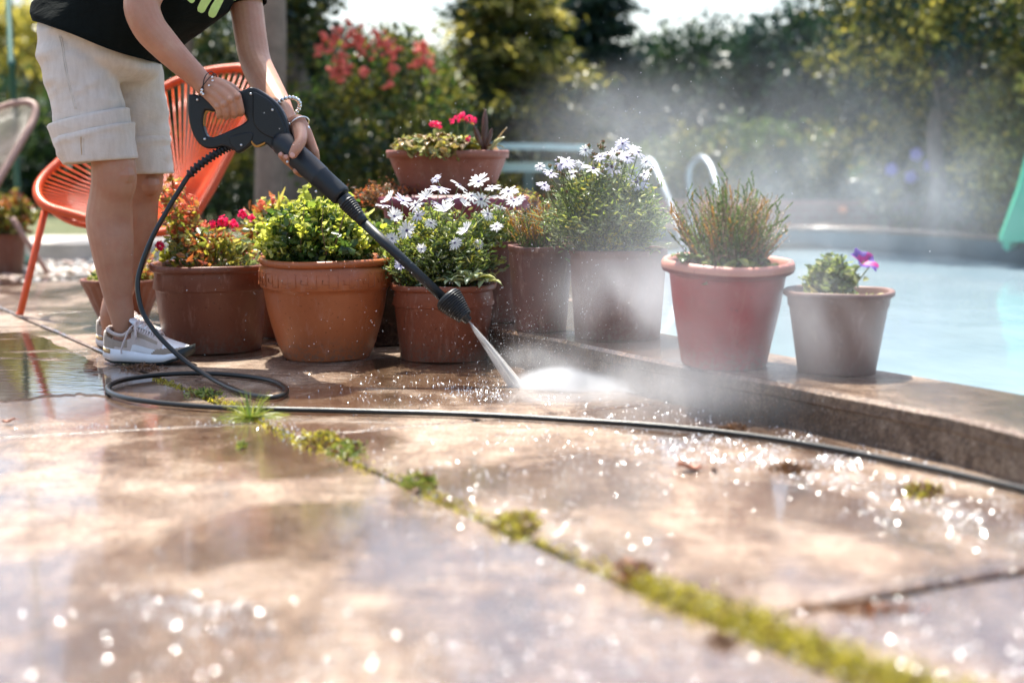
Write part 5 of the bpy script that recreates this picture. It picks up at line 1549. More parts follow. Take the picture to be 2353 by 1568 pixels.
# ---- shoes
M_MESHF = m_cloth("shoe_mesh", (.64, .53, .46), (.54, .45, .39), 700, .85, .1, 30)
M_TAN = m_cloth("shoe_tan", (.40, .31, .23), (.33, .255, .19), 500, .8, .1, 30)
M_WHT = m_simple("shoe_white", (.80, .80, .80), .5, .05, 30)
M_RUB = m_simple("outsole_rubber", (.02, .028, .028), .5, .2, 60)
M_OCH = m_simple("shoe_ochre", (.55, .36, .16), .6)
M_LACE = m_cloth("lace", (.74, .63, .59), (.65, .55, .51), 900, .9, .1, 40)
def shoe(loc, yaw, sc=1.0):
    L = .262 * sc; N_ = 48; M_ = 36
    rot = Matrix.Rotation(yaw, 3, 'Z')
    root = bpy.data.objects.new("shoe", None); S.collection.objects.link(root); root.parent = person; root.empty_display_size = .05
    root.location = Vector(loc) - origin_of(person)
    def T(x, y, z): return rot @ Vector((x * L, y * sc, z * sc)) + Vector(loc)
    wid = lambda t: interp(t, [0, .04, .12, .3, .5, .7, .85, .94, 1], [.010, .026, .034, .034, .037, .047, .044, .030, .006])
    toe = lambda t: interp(t, [0, .06, .15, .6, .75, .9, 1], [.014, .006, .0, .0, .004, .017, .036])
    stp = lambda t: interp(t, [0, .05, .3, .55, .75, .9, 1], [.046, .044, .037, .030, .031, .038, .050])
    # black outsole
    m_ = MB(); rg = []
    for i in range(N_ + 1):
        t = i / N_; w = wid(t) * .97; z = toe(t)
        lug = .0016 if i % 2 else 0
        rg.append([T(t, w, z + .009), T(t, w, z + lug), T(t, 0, z + lug), T(t, -w, z + lug), T(t, -w, z + .009), T(t, 0, z + .011)])
    m_.loft(rg); 
    # toe bumper of the outsole curls up the front
    rg = []
    for i in range(9):
        t = .90 + .112 * i / 8; w = interp(t, [.9, .96, 1.0, 1.012], [.041, .029, .012, .003]); z0 = toe(min(t, 1)); z1 = stp(min(1, t)) + .006
        rg.append([T(t, w, z0), T(t, w + .002, z1), T(t, -w - .002, z1), T(t, -w, z0)])
    m_.loft(rg)
    m_.build("outsole", M_RUB, root)
    m_ = MB(); rg = []
    for i in range(N_ + 1):
        t = min(i / N_, .985); w = wid(t); z = toe(t) + .008; h = stp(t)
        bl = interp(t, [0, .1, .9, 1], [.004, .004, .002, 0])
        rg.append([T(t - bl * 1.5 * (t < .1), w + bl, z), T(t, w + bl * .6, lerp(z, h, .55)), T(t, w, h), T(t, 0, h + .001), T(t, -w, h), T(t, -w - bl * .6, lerp(z, h, .55)), T(t - bl * 1.5 * (t < .1), -w - bl, z), T(t, 0, z)])
    m_.loft(rg); m_.build("midsole", M_WHT, root)
    for s in (-1, 1):
        m_ = MB()
        m_.loft([[T(t, s * (wid(t) + .0035), stp(t) - .013), T(t, s * (wid(t) + .0050), stp(t) - .008), T(t, s * (wid(t) + .0025), stp(t) - .001), T(t, s * (wid(t) - .002), stp(t) - .005)] for t in (.015, .05, .09, .125)])
        m_.build("heel_tab", M_OCH, root)
    # upper: open at the ankle, top line falls from tongue to toe
    topz = lambda t: interp(t, [0, .06, .14, .24, .33, .40, .5, .62, .75, .86, .95, 1], [.088, .094, .082, .074, .088, .104, .094, .078, .064, .056, .049, .046])
    rg = []; OPEN0, OPEN1 = .06, .36
    for i in range(N_ + 1):
        t = .004 + .985 * i / N_; w = wid(t) * interp(t, [0, .1, .9, 1], [.93, .96, .97, .9]); h0 = stp(t) - .002; h1 = topz(t)
        op = 1 if OPEN0 < t < OPEN1 else 0
        row = []
        for k in range(M_ + 1):
            a = math.pi * k / M_; ca_, sa_ = math.cos(a), math.sin(a)
            if op:
                # walls only, leaning in to the collar
                u = min(1, (1 - abs(ca_)) * 2.2)
                y = math.copysign(w * (1 - .28 * u ** 1.4), ca_ if abs(ca_) > 1e-6 else 1)
                row.append(T(t, y, lerp(h0, h1, u)))
            else:
                e = .62 if t < .5 else .72
                row.append(T(t, w * math.copysign(abs(ca_) ** e, ca_), h0 + (h1 - h0) * (sa_ ** .85)))
        rg.append(row)
    def mf(i, k):
        t = i / N_; kk = min(k, M_ - k) / (M_ / 2)
        if t > .60 and kk < interp(t, [.6, .7, .85, 1], [.10, .30, .42, .9]): return 1
        if t < .16 and kk < .62: return 1
        if t < .30 and kk > .28 and kk < .52: return 1
        if t > .72: return 2
        if .40 < t < .66 and .42 < kk < .58: return 1
        if .34 < t <= .72 and kk < .22: return 2
        return 0
    b0 = len(m_.v) * 0
    m_ = MB(); n_ = M_ + 1
    for r_ in rg: m_.v.extend([tuple(p) for p in r_])
    for i in range(N_):
        t = (i + .5) / N_
        for k in range(M_):
            if OPEN0 + .01 < t < OPEN1 - .01 and abs(k + .5 - M_ / 2) < 9.5: continue
            m_.f.append((i * n_ + k, i * n_ + k + 1, (i + 1) * n_ + k + 1, (i + 1) * n_ + k)); m_.m.append(mf(i, k))
    up = m_.build("upper", [M_MESHF, M_TAN, M_WHT], root)
    sd = up.modifiers.new("t", 'SOLIDIFY'); sd.thickness = .004; sd.offset = -1
    # padded collar
    m_ = MB()
    col = [T(OPEN0, 0, topz(OPEN0) + .002)]
    for t in (.08, .14, .2, .26, .32, .36): col.append(T(t, wid(t) * .74, topz(t) + .001))
    col2 = [T(t, -wid(t) * .74, topz(t) + .001) for t in (.36, .32, .26, .2, .14, .08)]
    q = spline([col[0]] + col[1:], 4) ; q2 = spline(col2 + [col[0]], 4)
    m_.tube(q, .0055, 8); m_.tube(q2, .0055, 8)
    m_.build("collar", M_MESHF, root)
    m_ = MB(); m_.loft([[T(t, w, z), T(t, w * .6, z + .005), T(t, -w * .6, z + .005), T(t, -w, z), T(t, 0, z - .004)] for t, w, z in ((.32, .020, .118), (.345, .024, .113), (.40, .024, .104), (.5, .022, .095), (.6, .018, .083))])
    m_.build("tongue", M_WHT, root)
    m_ = MB()
    for t in (.40, .455, .51, .565, .62):
        z = topz(t); w = .026
        m_.tube(spline([T(t - .01, w, z - .012), T(t, w * .5, z + .004), T(t + .018, -w * .5, z + .004), T(t + .02, -w, z - .013)], 4), .0026, 6)
        m_.tube(spline([T(t + .02, w, z - .013), T(t + .01, w * .5, z + .006), T(t, -w * .5, z + .006), T(t - .01, -w, z - .012)], 4), .0026, 6)
    # bow hanging down the near side
    for pts in [[(.39, 0, .112), (.41, -.03, .112), (.44, -.044, .085), (.435, -.040, .072), (.42, -.036, .088), (.395, -.01, .112)],
                [(.385, 0, .112), (.36, -.034, .100), (.32, -.042, .075), (.275, -.044, .045), (.268, -.043, .030)],
                [(.39, .0, .112), (.42, .03, .108), (.46, .045, .085), (.44, .04, .075), (.40, .01, .11)]]:
        m_.tube(spline([T(*p) for p in pts], 6), .0027, 6)
    m_.build("laces", M_LACE, root)
    return root
nf = G(262, 826)
shoe((P(233, 820, 3.86).x, 3.90, .0), math.radians(-12))
shoe((P(210, 800, 4.1).x, 4.165, .0), math.radians(-8), .97)

# ------------------------------------------------------------------ pressure-washer gun, lance and hose
M_GUN = m_simple("gun_plastic", (.006, .009, .011), .42, .15, 60, .12, 300)
M_GUN2 = m_simple("lance_plastic", (.007, .011, .014), .46, .15, 60, .1, 300)
M_TRIG = m_simple("trigger_ochre", (.52, .26, .05), .4)
M_SCREW = m_simple("screw_steel", (.7, .7, .68), .3, .05, 20, Metallic=.8)
gun = empty("pressure_washer", Z5(850, 650, 3.70), "black pressure-washer gun with ochre trigger and long ribbed lance", "pressure washer")
GD = 3.70
def plate(name, outer_, holes, D, half, bev, mat, parent):
    cu = bpy.data.curves.new(name, 'CURVE'); cu.dimensions = '2D'; cu.fill_mode = 'BOTH'
    c0 = Z5(outer_[0][0], outer_[0][1], D)
    sx = (Z5(1000, 0, D).x - Z5(0, 0, D).x) / 1000
    def put(pts):
        sp = cu.splines.new('POLY'); q = spline([Vector((a, b, 0)) for a, b in pts + [pts[0]]], 5)[:-1]
        sp.points.add(len(q) - 1); sp.use_cyclic_u = True
        for i, p in enumerate(q):
            w = Z5(p.x, p.y, D); sp.points[i].co = (w.x, w.z, 0, 1)
    put(outer_)
    for h in holes: put(h)
    cu.extrude = half; cu.bevel_depth = bev; cu.bevel_resolution = 3
    ob = bpy.data.objects.new("tmp", cu); S.collection.objects.link(ob)
    me = bpy.data.meshes.new_from_object(ob.evaluated_get(bpy.context.evaluated_depsgraph_get()))
    bpy.data.objects.remove(ob)
    co = np.empty(len(me.vertices) * 3, dtype=np.float32); me.vertices.foreach_get("co", co); co = co.reshape(-1, 3)
    out = np.stack([co[:, 0], D - co[:, 2], co[:, 1]], 1); me.vertices.foreach_set("co", out.ravel().astype(np.float32))
    me.materials.clear()
    o = make(name, me, mat, parent, smooth=True)
    for p in me.polygons: p.use_smooth = len(p.vertices) == 4
    return o
outer_ = [(28, 392), (70, 392), (120, 402), (200, 400), (330, 380), (450, 365), (560, 352), (650, 348), (710, 335), (765, 308), (800, 300), (850, 318), (920, 360), (1000, 415), (1080, 480), (1140, 555), (1190, 650), (1225, 750), (1250, 850), (1300, 935), (1225, 1020), (1140, 1075), (1060, 1020), (985, 962), (940, 975), (880, 1000), (845, 1000), (815, 970), (790, 930), (770, 980), (720, 1020), (632, 1075), (600, 1050), (560, 1030), (480, 1000), (420, 990), (340, 1012), (260, 1018), (200, 1000), (140, 950), (95, 880), (60, 790), (35, 680), (22, 560)]
hole = [(185, 545), (160, 620), (150, 720), (165, 800), (200, 890), (245, 925), (320, 930), (430, 890), (560, 830), (680, 770), (752, 715), (768, 680), (745, 620), (700, 570), (620, 545), (480, 545), (320, 550), (235, 535)]
plate("gun_body", outer_, [hole], GD, .013, .006, M_GUN, gun)
plate("trigger", [(140, 590), (175, 560), (230, 538), (300, 545), (480, 556), (640, 556), (700, 566), (745, 625), (772, 690), (752, 706), (728, 662), (690, 600), (640, 580), (480, 582), (300, 575), (235, 572), (200, 600), (185, 660), (182, 745), (160, 772), (140, 740), (134, 660)], [], GD, .009, .002, M_TRIG, gun)
plate("rear_latch", [(8, 655), (30, 650), (42, 700), (48, 770), (28, 760), (8, 715)], [], GD, .009, .002, M_TRIG, gun)
plate("front_latch", [(790, 932), (810, 960), (860, 998), (880, 992), (945, 960), (958, 972), (890, 1010), (850, 1014), (815, 985), (786, 945)], [], GD, .016, .003, M_TRIG, gun)
# panel step of the housing, lug
plate("side_shell", [(815, 345), (900, 385), (1010, 460), (1090, 560), (1150, 680), (1195, 800), (1215, 900), (1150, 960), (1050, 900), (960, 860), (880, 800), (820, 700), (812, 520)], [], GD - .0185, .001, .0035, M_GUN, gun)
plate("hose_lug", [(520, 905), (780, 850), (790, 930), (720, 1010), (632, 1068), (590, 1035), (545, 990)], [], GD, .0185, .003, M_GUN, gun)
for (X, Y) in [(93, 428), (768, 355), (1043, 556), (1230, 890), (1108, 1020), (648, 1000), (186, 925)]:
    c = Z5(X, Y, GD - .0225); m_ = MB(); m_.lathe([(.0, .0026), (.0022, .0024), (.0032, .0012), (.0034, -.003), (0, -.003)], c, 16, 0, Matrix.Rotation(math.radians(90), 3, 'X')); m_.build("screw", M_SCREW, gun)
# grip tube, ribbed sleeve, lance and nozzle
g0 = Z5(1090, 900, 3.695); tip = P(1077, 738, 3.52)
A0 = P(786, 452, 3.622)
g1 = A0
def seg(a, b, prof, mat, name, n=40):
    d = (b - a); L = d.length; q = d.normalized().to_track_quat('Z', 'Y').to_matrix()
    m_ = MB(); m_.lathe([(r, u * L) for r, u in prof], a, n, 0, q); return m_.build(name, mat, gun)
w = lambda px, D: Wd(px, D) / 2
seg(g0, g1, [(.0, 0), (.016, 0), (w(50, 3.67), .05), (w(57, 3.67), .12), (w(55, 3.66), .5), (w(53, 3.65), .66), (w(53.5, 3.65), .665), (w(50.5, 3.65), .68), (w(49, 3.64), .97), (w(46, 3.64), .99), (w(40, 3.64), 1.0), (.0, 1.0)], M_GUN2, "grip_tube")
for u, X, Y in [(0, 1475, 1150), (0, 1625, 1475), (0, 0, 0)]:
    pass
c1 = P(836, 512, 3.60)
prof = [(w(34, 3.62), 0), (w(36, 3.62), .12)]
for k in range(8):
    u0 = .16 + k * .075; r_ = w(lerp(41, 30, k / 8), 3.61)
    prof += [(r_ * .86, u0), (r_, u0 + .012), (r_, u0 + .040), (r_ * .86, u0 + .052)]
prof += [(w(27, 3.6), .82), (w(25, 3.6), 1.0), (0, 1.0)]
seg(A0 - (A0 - c1) * .05, c1, prof, M_GUN, "ribbed_sleeve")
n0 = P(1022, 688, 3.538)
seg(c1, n0, [(0, 0), (w(22.5, 3.58), 0), (w(23, 3.57), .3), (w(22.5, 3.55), 1.0), (0, 1.0)], M_GUN2, "lance")
na = P(1024, 680, 3.54)
prof = [(0, 0), (w(50, 3.53), 0), (w(60, 3.53), .04), (w(64, 3.53), .10)]
for k in range(11):
    u0 = .12 + k * .066; r_ = w(lerp(68, 36, (k / 11) ** 1.15), 3.53)
    prof += [(r_ * .88, u0), (r_, u0 + .012), (r_, u0 + .036), (r_ * .88, u0 + .048)]
prof += [(w(22, 3.52), .87), (w(20, 3.52), .985), (w(15, 3.52), 1.0), (w(6, 3.52), 1.0), (w(6, 3.52), .96), (0, .96)]
seg(na, tip, prof, M_GUN, "nozzle", 48)
for (x, y, D) in [(742, 422, 3.618), (726, 440, 3.612), (660, 372, 3.64)]:
    m_ = MB(); m_.sphere(P(x, y, D), (.0036, .0026, .0036), 0, 10, 8); m_.build("screw", M_SCREW, gun)

M_HOSE = m_simple("hose_rubber", (.009, .010, .009), .30, .2, 120, .08, 500)
hose_px = [(548, 330, 3.70, 0), (520, 340, 3.70, 0), (482, 362, 3.69, 0), (440, 396, 3.68, 0), (410, 440, 3.67, 0), (380, 490, 3.66, 0), (350, 545, 3.65, 0), (326, 605, 3.64, 0), (316, 655, 3.63, 0), (326, 712, 3.62, 0), (352, 756, 3.60, 0), (392, 800, 3.58, 0), (438, 838, 3.555, 0), (492, 872, 3.50, 0)]
hp = [P(x, y, D) for x, y, D, _ in hose_px]
gpx = [(545, 897), (590, 909), (628, 912), (654, 904), (656, 891), (630, 876), (580, 866), (510, 859), (430, 857), (350, 862), (285, 872), (250, 886), (252, 900), (290, 914), (360, 924), (450, 932), (560, 938), (700, 941), (850, 945), (1000, 949), (1150, 955), (1300, 964), (1450, 973), (1600, 986), (1750, 1004), (1900, 1028), (2050, 1057), (2200, 1089), (2352, 1124), (2500, 1162), (2800, 1245), (3200, 1370)]
for i, (x, y) in enumerate(gpx):
    p = G(x, y, .0085); hp.append(p)
hs = spline(hp, 10)
for p in hs: p.z = max(p.z, .0083)
HR = .0064
mb = MB(); mb.tube(hs[32:], HR, 14)
hose = mb.build("garden_hose", M_HOSE, None, origin=hs[200]); hose.name = "hose"
tag(hose, "thin black high-pressure hose looping over the wet paving up to the gun", "hose")
# corrugated strain relief at the gun
mb = MB(); q = hs[:34]
for i in range(0, 32, 2):
    a, b = q[i], q[i + 1]; d = (q[i + 2] - a); L = d.length; t = d.normalized().to_track_quat('Z', 'Y').to_matrix()
    mb.lathe([(HR * 1.25, 0), (HR * 1.9, L * .12), (HR * 1.9, L * .52), (HR * 1.25, L * .64), (HR * 1.25, L)], a, 16, 0, t)
mb.build("bend_protector", M_GUN, gun)
# ------------------------------------------------------------------ weeds, moss and debris in the joints
L_GRASS = m_leaf("grass_blade", [(.26, .32, .06), (.18, .25, .05), (.36, .36, .09), (.10, .16, .03)], .35, .4)
L_MOSS = m_leaf("moss", [(.50, .44, .05), (.36, .34, .035), (.62, .54, .11), (.12, .13, .025), (.16, .10, .04)], .35, .4)
def tuft(label, x, y, n, h, sp, seed, dark=False, flat=.5):
    c = G(x, y, -.004); rr = random.Random(seed); mb = MB()
    for i in range(n):
        a = rr.uniform(0, 6.283); f0 = c + Vector((math.cos(a), math.sin(a), 0)) * sp * rr.random() * .5
        d = Vector((math.cos(a), math.sin(a), 0)); L = h * rr.uniform(.5, 1.15); el = rr.uniform(.15, 1.0) * (1 - flat * .4)
        s_ = Vector((-d.y, d.x, 0)) * rr.uniform(.0011, .0022); rows = []
        for u in (0, .3, .6, .85, 1):
            p = f0 + d * (L * u * (.35 + .9 * (1 - el)) ) + Vector((0, 0, L * (el * u * 1.2 - .55 * (1 - el * .6) * u * u)))
            p.z = max(p.z, .001)
            k = 1 - u * .85
            rows.append([p - s_ * k, p + Vector((0, 0, -.0006)), p + s_ * k])
        mb.strip(rows)
    o = mb.build("grass_tuft", [L_GRASS, ][0:1], None, origin=c, smooth=False)
    tag(o, label, "grass tuft"); return o
tuft("bright tuft of grass sprouting beside the black hose where the paving joints meet", 576, 962, 150, .082, .034, 1, flat=.25)
def weed(label, x, y, sx, sy, n, h, seed, mats=None, mi_p=None, name="weed_clump", lsz=.016):
    c = G(x, y, 0); rs = np.random.RandomState(seed)
    dx = (G(x + sx, y) - c); dy = (G(x, y - sy) - c)
    along = U if False else dx.normalized()
    pts = np.array(c) + np.clip(rs.normal(size=(n, 1)), -2.6, 2.6) * np.array(dx) * .5 + np.clip(rs.normal(size=(n, 1)), -2.6, 2.6) * np.array(dy) * .5
    rel = (pts - np.array(c)); e = np.exp(-((rel[:, :2] ** 2).sum(1)) / (np.linalg.norm(np.array(dx)) * np.linalg.norm(np.array(dy)) * .5 + 1e-6))
    pts[:, 2] = rs.uniform(.001, 1, n) * h * (.25 + .9 * e)
    d = rs.normal(size=(n, 3)); d[:, 2] = np.abs(d[:, 2]) * .6 + .1
    o = leaf_cloud(name, pts, d, rs.uniform(lsz * .5, lsz * 1.5, n), mats or [L_GRASS, L_BROWN], None, .30, rs.choice(2, n, p=mi_p or [.75, .25]), origin=c, seed=seed)
    tag(o, label, "weeds"); return o
weed("flattened clump of weeds in the joint right of the grass tuft", 740, 1012, 40, 16, 520, .016, 2, [L_MOSS, L_BROWN])
weed("weed clump with wet blades at the end of the long green patch in the joint", 800, 1035, 34, 14, 420, .018, 3)
weed("small sprig of weed in the joint left of the mossy strip", 962, 1112, 34, 14, 260, .018, 4)
tuft("single upright blade tuft rising from the joint below the hose", 945, 1112, 14, .040, .012, 5)
weed("patch of yellow-green weed halfway along the joint", 1185, 1205, 46, 26, 700, .012, 6, [L_MOSS, L_BROWN])
weed("dark low weeds inside the hose loop", 470, 905, 40, 6, 260, .012, 7, [L_DAISY, L_BROWN])
weed("clump of dark debris stuck under the sneaker", 330, 846, 40, 6, 260, .010, 8, [L_BROWN, L_BROWN], [.5, .5], "debris_clump", .014)
weed("small knot of dry roots lying on the hose at the middle right", 1685, 993, 24, 9, 260, .018, 9, [L_BROWN, L_BROWN], [.5, .5], "root_clump", .016)
weed("brown clot of wet leaf litter right of the dry leaf", 1810, 1078, 40, 8, 150, .008, 10, [L_BROWN, L_BROWN], [.5, .5], "leaf_litter", .018)
weed("pale green sprig with a brown scrap near the kerb at the right", 2120, 1130, 40, 14, 160, .014, 11, [L_MOSS, L_BROWN], [.4, .6], "leaf_litter", .018)
weed("brown leaf litter at the head of the thick moss strip", 1455, 1318, 36, 26, 380, .012, 12, [L_BROWN, L_RED], [.8, .2], "leaf_litter", .012)
weed("patch of soggy brown litter below the mossy strip in the foreground", 1660, 1470, 30, 12, 110, .006, 13, [L_BROWN, L_BROWN], [.5, .5], "leaf_litter", .012)
weed("strip of brown litter right of the moss near the lower right", 1990, 1395, 110, 8, 200, .006, 14, [L_BROWN, L_RED], [.8, .2], "leaf_litter", .011)
weed("fleck of weed on the slab left of the joint", 556, 1024, 9, 5, 50, .008, 15)
# moss cushions all along the near joint
rs = np.random.RandomState(50); C = []; MI = []
def along_joint(n, y0, y1, wpx, h, dens=None):
    for _ in range(n):
        t = rs.rand(); x = np.interp(y0 + (y1 - y0) * t, [868, 925, 968, 1020, 1110, 1215, 1330, 1450, 1568, 1700], [355, 520, 600, 700, 930, 1180, 1450, 1750, 2060, 2400])
        y = y0 + (y1 - y0) * t
        p = G(x, y, 0)
        k = (noise.noise(Vector((p.y * 5, 0, 0))) + .5) if dens else 1
        if rs.rand() > k * 1.3: continue
        q = np.array(p) + np.array(V) * rs.normal() * wpx * (.6 + k) + np.array([0, 0, abs(rs.normal()) * h - .006])
        C.append(q)
along_joint(6500, 1335, 1640, .018, .010, True)
along_joint(1600, 868, 968, .008, .004, True)
along_joint(1600, 968, 1335, .010, .005, True)
C = np.array(C); d = rs.normal(size=C.shape); d[:, 2] = np.abs(d[:, 2]) + .4
o = leaf_cloud("moss", C, d, rs.uniform(.004, .013, len(C)), [L_MOSS], None, .4, None, origin=G(1750, 1450), seed=3); tag(o, "strip of yellow-green moss growing in the long joint", "moss", kind="stuff")
# dry leaf
def dry_leaf(label, x, y, r, seed, mat, yaw):
    c = G(x, y, .0); rr = random.Random(seed); mb = MB(); rows = []
    for i in range(9):
        u = i / 8; wd = r * (.55 * math.sin(math.pi * min(1, u * .97 + .03)) ** .8) * (1 + .25 * math.sin(u * 17 + seed))
        row = []
        for j in range(-3, 4):
            v = j / 3
            p = Vector(((u - .5) * 2 * r, v * wd, .004 + r * .30 * v * v + r * .22 * math.sin(u * 5 + seed) + .0015 * rr.random() + r * .12))
            row.append(Matrix.Rotation(yaw, 3, 'Z') @ p + c)
        rows.append(row)
    zmin = min(p.z for r_ in rows for p in r_); rows = [[p - Vector((0, 0, zmin - .001)) for p in r_] for r_ in rows]
    mb.strip(rows); mb.tube([rows[-1][3], rows[-1][3] + Matrix.Rotation(yaw, 3, 'Z') @ Vector((r * .5, 0, .002))], .0008, 5)
    o = mb.build("dry_leaf", mat, None, origin=c); s = o.modifiers.new("t", 'SOLIDIFY'); s.thickness = .0006
    tag(o, label, "leaf")
M_DRY = m_simple("dead_leaf", (.36, .13, .07), .45, .3, 60)
M_DRY2 = m_simple("dead_leaf_dark", (.12, .06, .04), .45, .3, 60)
dry_leaf("curled rust-brown dead leaf lying alone right of centre", 1583, 1082, .024, 1, M_DRY, .3)
dry_leaf("small dark dead leaf just right of the rust-brown one", 1640, 1084, .011, 2, M_DRY2, 1.2)
dry_leaf("flat orange leaf at the left edge below the standing water", 20, 972, .014, 3, M_DRY, .1)
dry_leaf("tiny brown leaf on the joint above the grass tuft", 455, 985 - 110, .008, 4, M_DRY2, .6)

# ------------------------------------------------------------------ water beads and wet crumbs that catch the sun
def mat_bead():
    t = NT("water_bead")
    p = t.bsdf((.78, .80, .82), .20); p.inputs['Metallic'].default_value = .35; p.inputs['Specular IOR Level'].default_value = 1.0
    tr = t.node("ShaderNodeBsdfTransparent"); mx = t.node("ShaderNodeMixShader"); mx.inputs[0].default_value = .72
    t.link(tr.outputs[0], mx.inputs[1]); t.link(p.outputs[0], mx.inputs[2]); return t.done(mx)
rs = np.random.RandomState(9)
spots = []
def beads(n, cx, cy, sx, sy, rmin, rmax, ang=0.0):
    for _ in range(int(n * (2.6 if cy > 1000 else 1.5))):
        a, b = rs.normal(), rs.normal()
        x = cx + a * sx * math.cos(ang) - b * sy * math.sin(ang); y = cy + a * sx * math.sin(ang) + b * sy * math.cos(ang)
        if y < 850 or y > 1640: continue
        if noise.noise(Vector((x / 90, y / 26, 0))) < rs.uniform(-.35, .15): continue
        k = interp(y, [900, 1100, 1250, 1640], [.85, .52, .40, .36])
        spots.append((x, y, lerp(rmin, rmax, rs.rand() ** 1.7) * k * 1.45))
beads(420, 1900, 1060, 260, 30, .0010, .0028, .18)
beads(330, 1750, 1045, 160, 26, .0010, .0028, .12)
beads(240, 2180, 1190, 170, 34, .0012, .0032, .25)
beads(260, 1450, 1060, 190, 60, .0008, .0020, .1)
beads(200, 1300, 1000, 200, 25, .0006, .0016, .05)
beads(260, 1100, 900, 90, 14, .0006, .0016)
beads(150, 800, 870, 240, 16, .0005, .0012)
beads(150, 450, 1390, 90, 32, .0010, .0028, .1)
beads(150, 800, 1500, 360, 60, .0010, .0028)
beads(170, 1450, 1480, 180, 70, .0010, .0028)
beads(160, 2150, 1480, 170, 80, .0010, .0030)
beads(150, 1250, 1230, 110, 50, .0010, .0026, .4)
beads(120, 1000, 1110, 90, 30, .0008, .0022, .4)
beads(90, 300, 975, 220, 5, .0006, .0016, -.04)
beads(110, 640, 975, 50, 12, .0006, .0016, .5)
beads(160, 1176, 1200, 700, 180, .0008, .0022)
beads(700, 1900, 1065, 280, 34, .0006, .0016, .18)
beads(500, 700, 1530, 480, 60, .0006, .0018)
beads(350, 420, 1400, 130, 40, .0006, .0018, .1)
beads(420, 1400, 1450, 240, 90, .0006, .0018, .5)
beads(420, 2100, 1480, 240, 90, .0006, .0020)
beads(420, 2150, 1180, 220, 40, .0006, .0018, .25)
beads(350, 1230, 1200, 180, 50, .0006, .0018, .45)
beads(300, 1100, 905, 160, 20, .0005, .0011)
beads(420, 1176, 1570, 760, 50, .0008, .0022)
beads(260, 2150, 1560, 260, 60, .0008, .0022)
beads(260, 1500, 1070, 300, 70, .0005, .0014, .1)
Hv = (SUN_DIR + Vector((0, -.97, .22)).normalized()).normalized()
vs = []; fs = []
for (x, y, r) in spots:
    c = G(x, y, .0); vdir = (CAMP - c).normalized(); h = (SUN_DIR + vdir).normalized()
    nz = h + Vector((rs.normal(), rs.normal(), rs.normal())) * .17; nz.normalize()
    b = len(vs); a1 = nz.orthogonal().normalized(); a2 = nz.cross(a1)
    hh = r * rs.uniform(.5, .9)
    k = 6; th = rs.uniform(0, 6)
    top = [c + Vector((0, 0, hh)) + (a1 * math.cos(th + 6.283 * i / k) + a2 * math.sin(th + 6.283 * i / k)) * r * .62 for i in range(k)]
    bot = [c + Vector((math.cos(th + 6.283 * i / k) * r * 1.1, math.sin(th + 6.283 * i / k) * r * 1.1, -.0015)) for i in range(k)]
    vs += [tuple(p) for p in top + bot]
    fs.append(tuple(b + i for i in range(k)))
    # match the base ring to the tilted top by nearest angle
    base_a = [math.atan2(p.y - c.y, p.x - c.x) for p in top]
    for i in range(k):
        vs[b + k + i] = (c.x + math.cos(base_a[i]) * r * 1.15, c.y + math.sin(base_a[i]) * r * 1.15, -.0015)
    for i in range(k):
        j = (i + 1) % k; fs.append((b + k + i, b + k + j, b + j, b + i))
me = bpy.data.meshes.new("water_beads"); me.from_pydata(vs, [], fs); me.update()
M_BEAD = mat_bead()
o = make("water_beads", me, M_BEAD, None, G(1500, 1100), smooth=False); tag(o, "glittering beads of water lying all over the paving", "water drops", kind="stuff")

# flying droplets round the jet and in the spray
M_DROP = m_simple("droplet", (.95, .96, .98), .2, .02)
M_DROP.node_tree.nodes["Principled BSDF"].inputs['Specular IOR Level'].default_value = 1.0
mb = MB(); rr = random.Random(12)
def drops(n, cx, cy, sx, sy, D0, D1, r0, r1):
    for _ in range(n):
        D = rr.uniform(D0, D1); p = P(rr.gauss(cx, sx), rr.gauss(cy, sy), D)
        if p.z < .004: continue
        r = lerp(r0, r1, rr.random() ** 3); mb.sphere(p, (r, r, r * rr.uniform(1, 1.6)), 0, 5, 3)
drops(650, 1180, 790, 70, 50, 3.35, 3.7, .0003, .0009)
drops(520, 1330, 690, 170, 130, 3.2, 3.75, .0003, .0011)
drops(420, 900, 640, 240, 160, 3.3, 3.75, .0003, .0010)
drops(420, 1400, 330, 320, 200, 3.3, 4.3, .0003, .0014)
drops(200, 1150, 880, 80, 14, 3.3, 3.6, .0003, .0010)
o = mb.build("flying_droplets", M_DROP, None, origin=P(1200, 780, 3.5)); tag(o, "fine droplets flying up from the jet", "water drops", kind="stuff")

# ------------------------------------------------------------------ the jet, the splash and the drifting spray (real volumes)
def mat_vol_h(name, dens, aniso=.35, col=(.98, .98, .98)):
    t = NT(name); v = t.node("ShaderNodeVolumePrincipled")
    v.inputs['Color'].default_value = col + (1,); v.inputs['Density'].default_value = dens; v.inputs['Anisotropy'].default_value = aniso
    t.link(v.outputs[0], t.out.inputs['Volume']); return t.mat
hit = G(1192, 888, .0)
jet = empty("water_jet", hit, "white water jet shooting from the nozzle down onto the slab", "water jet")
def jetloft(w0, w1, sag, off=0.0):
    rg = []
    mbj = MB(); q = []
    for i in range(15):
        u = i / 14; p = tip.lerp(hit, u) + Vector((0, 0, sag * math.sin(math.pi * u))) + Vector((off * u, 0, 0)); q.append(p)
    mbj.tube(q, [lerp(w0, w1, (i / 14) ** .8) for i in range(15)], 16); return mbj
jetloft(.0018, .0052, .006).build("core", mat_vol_h("jet_core", 1100, .0), jet)
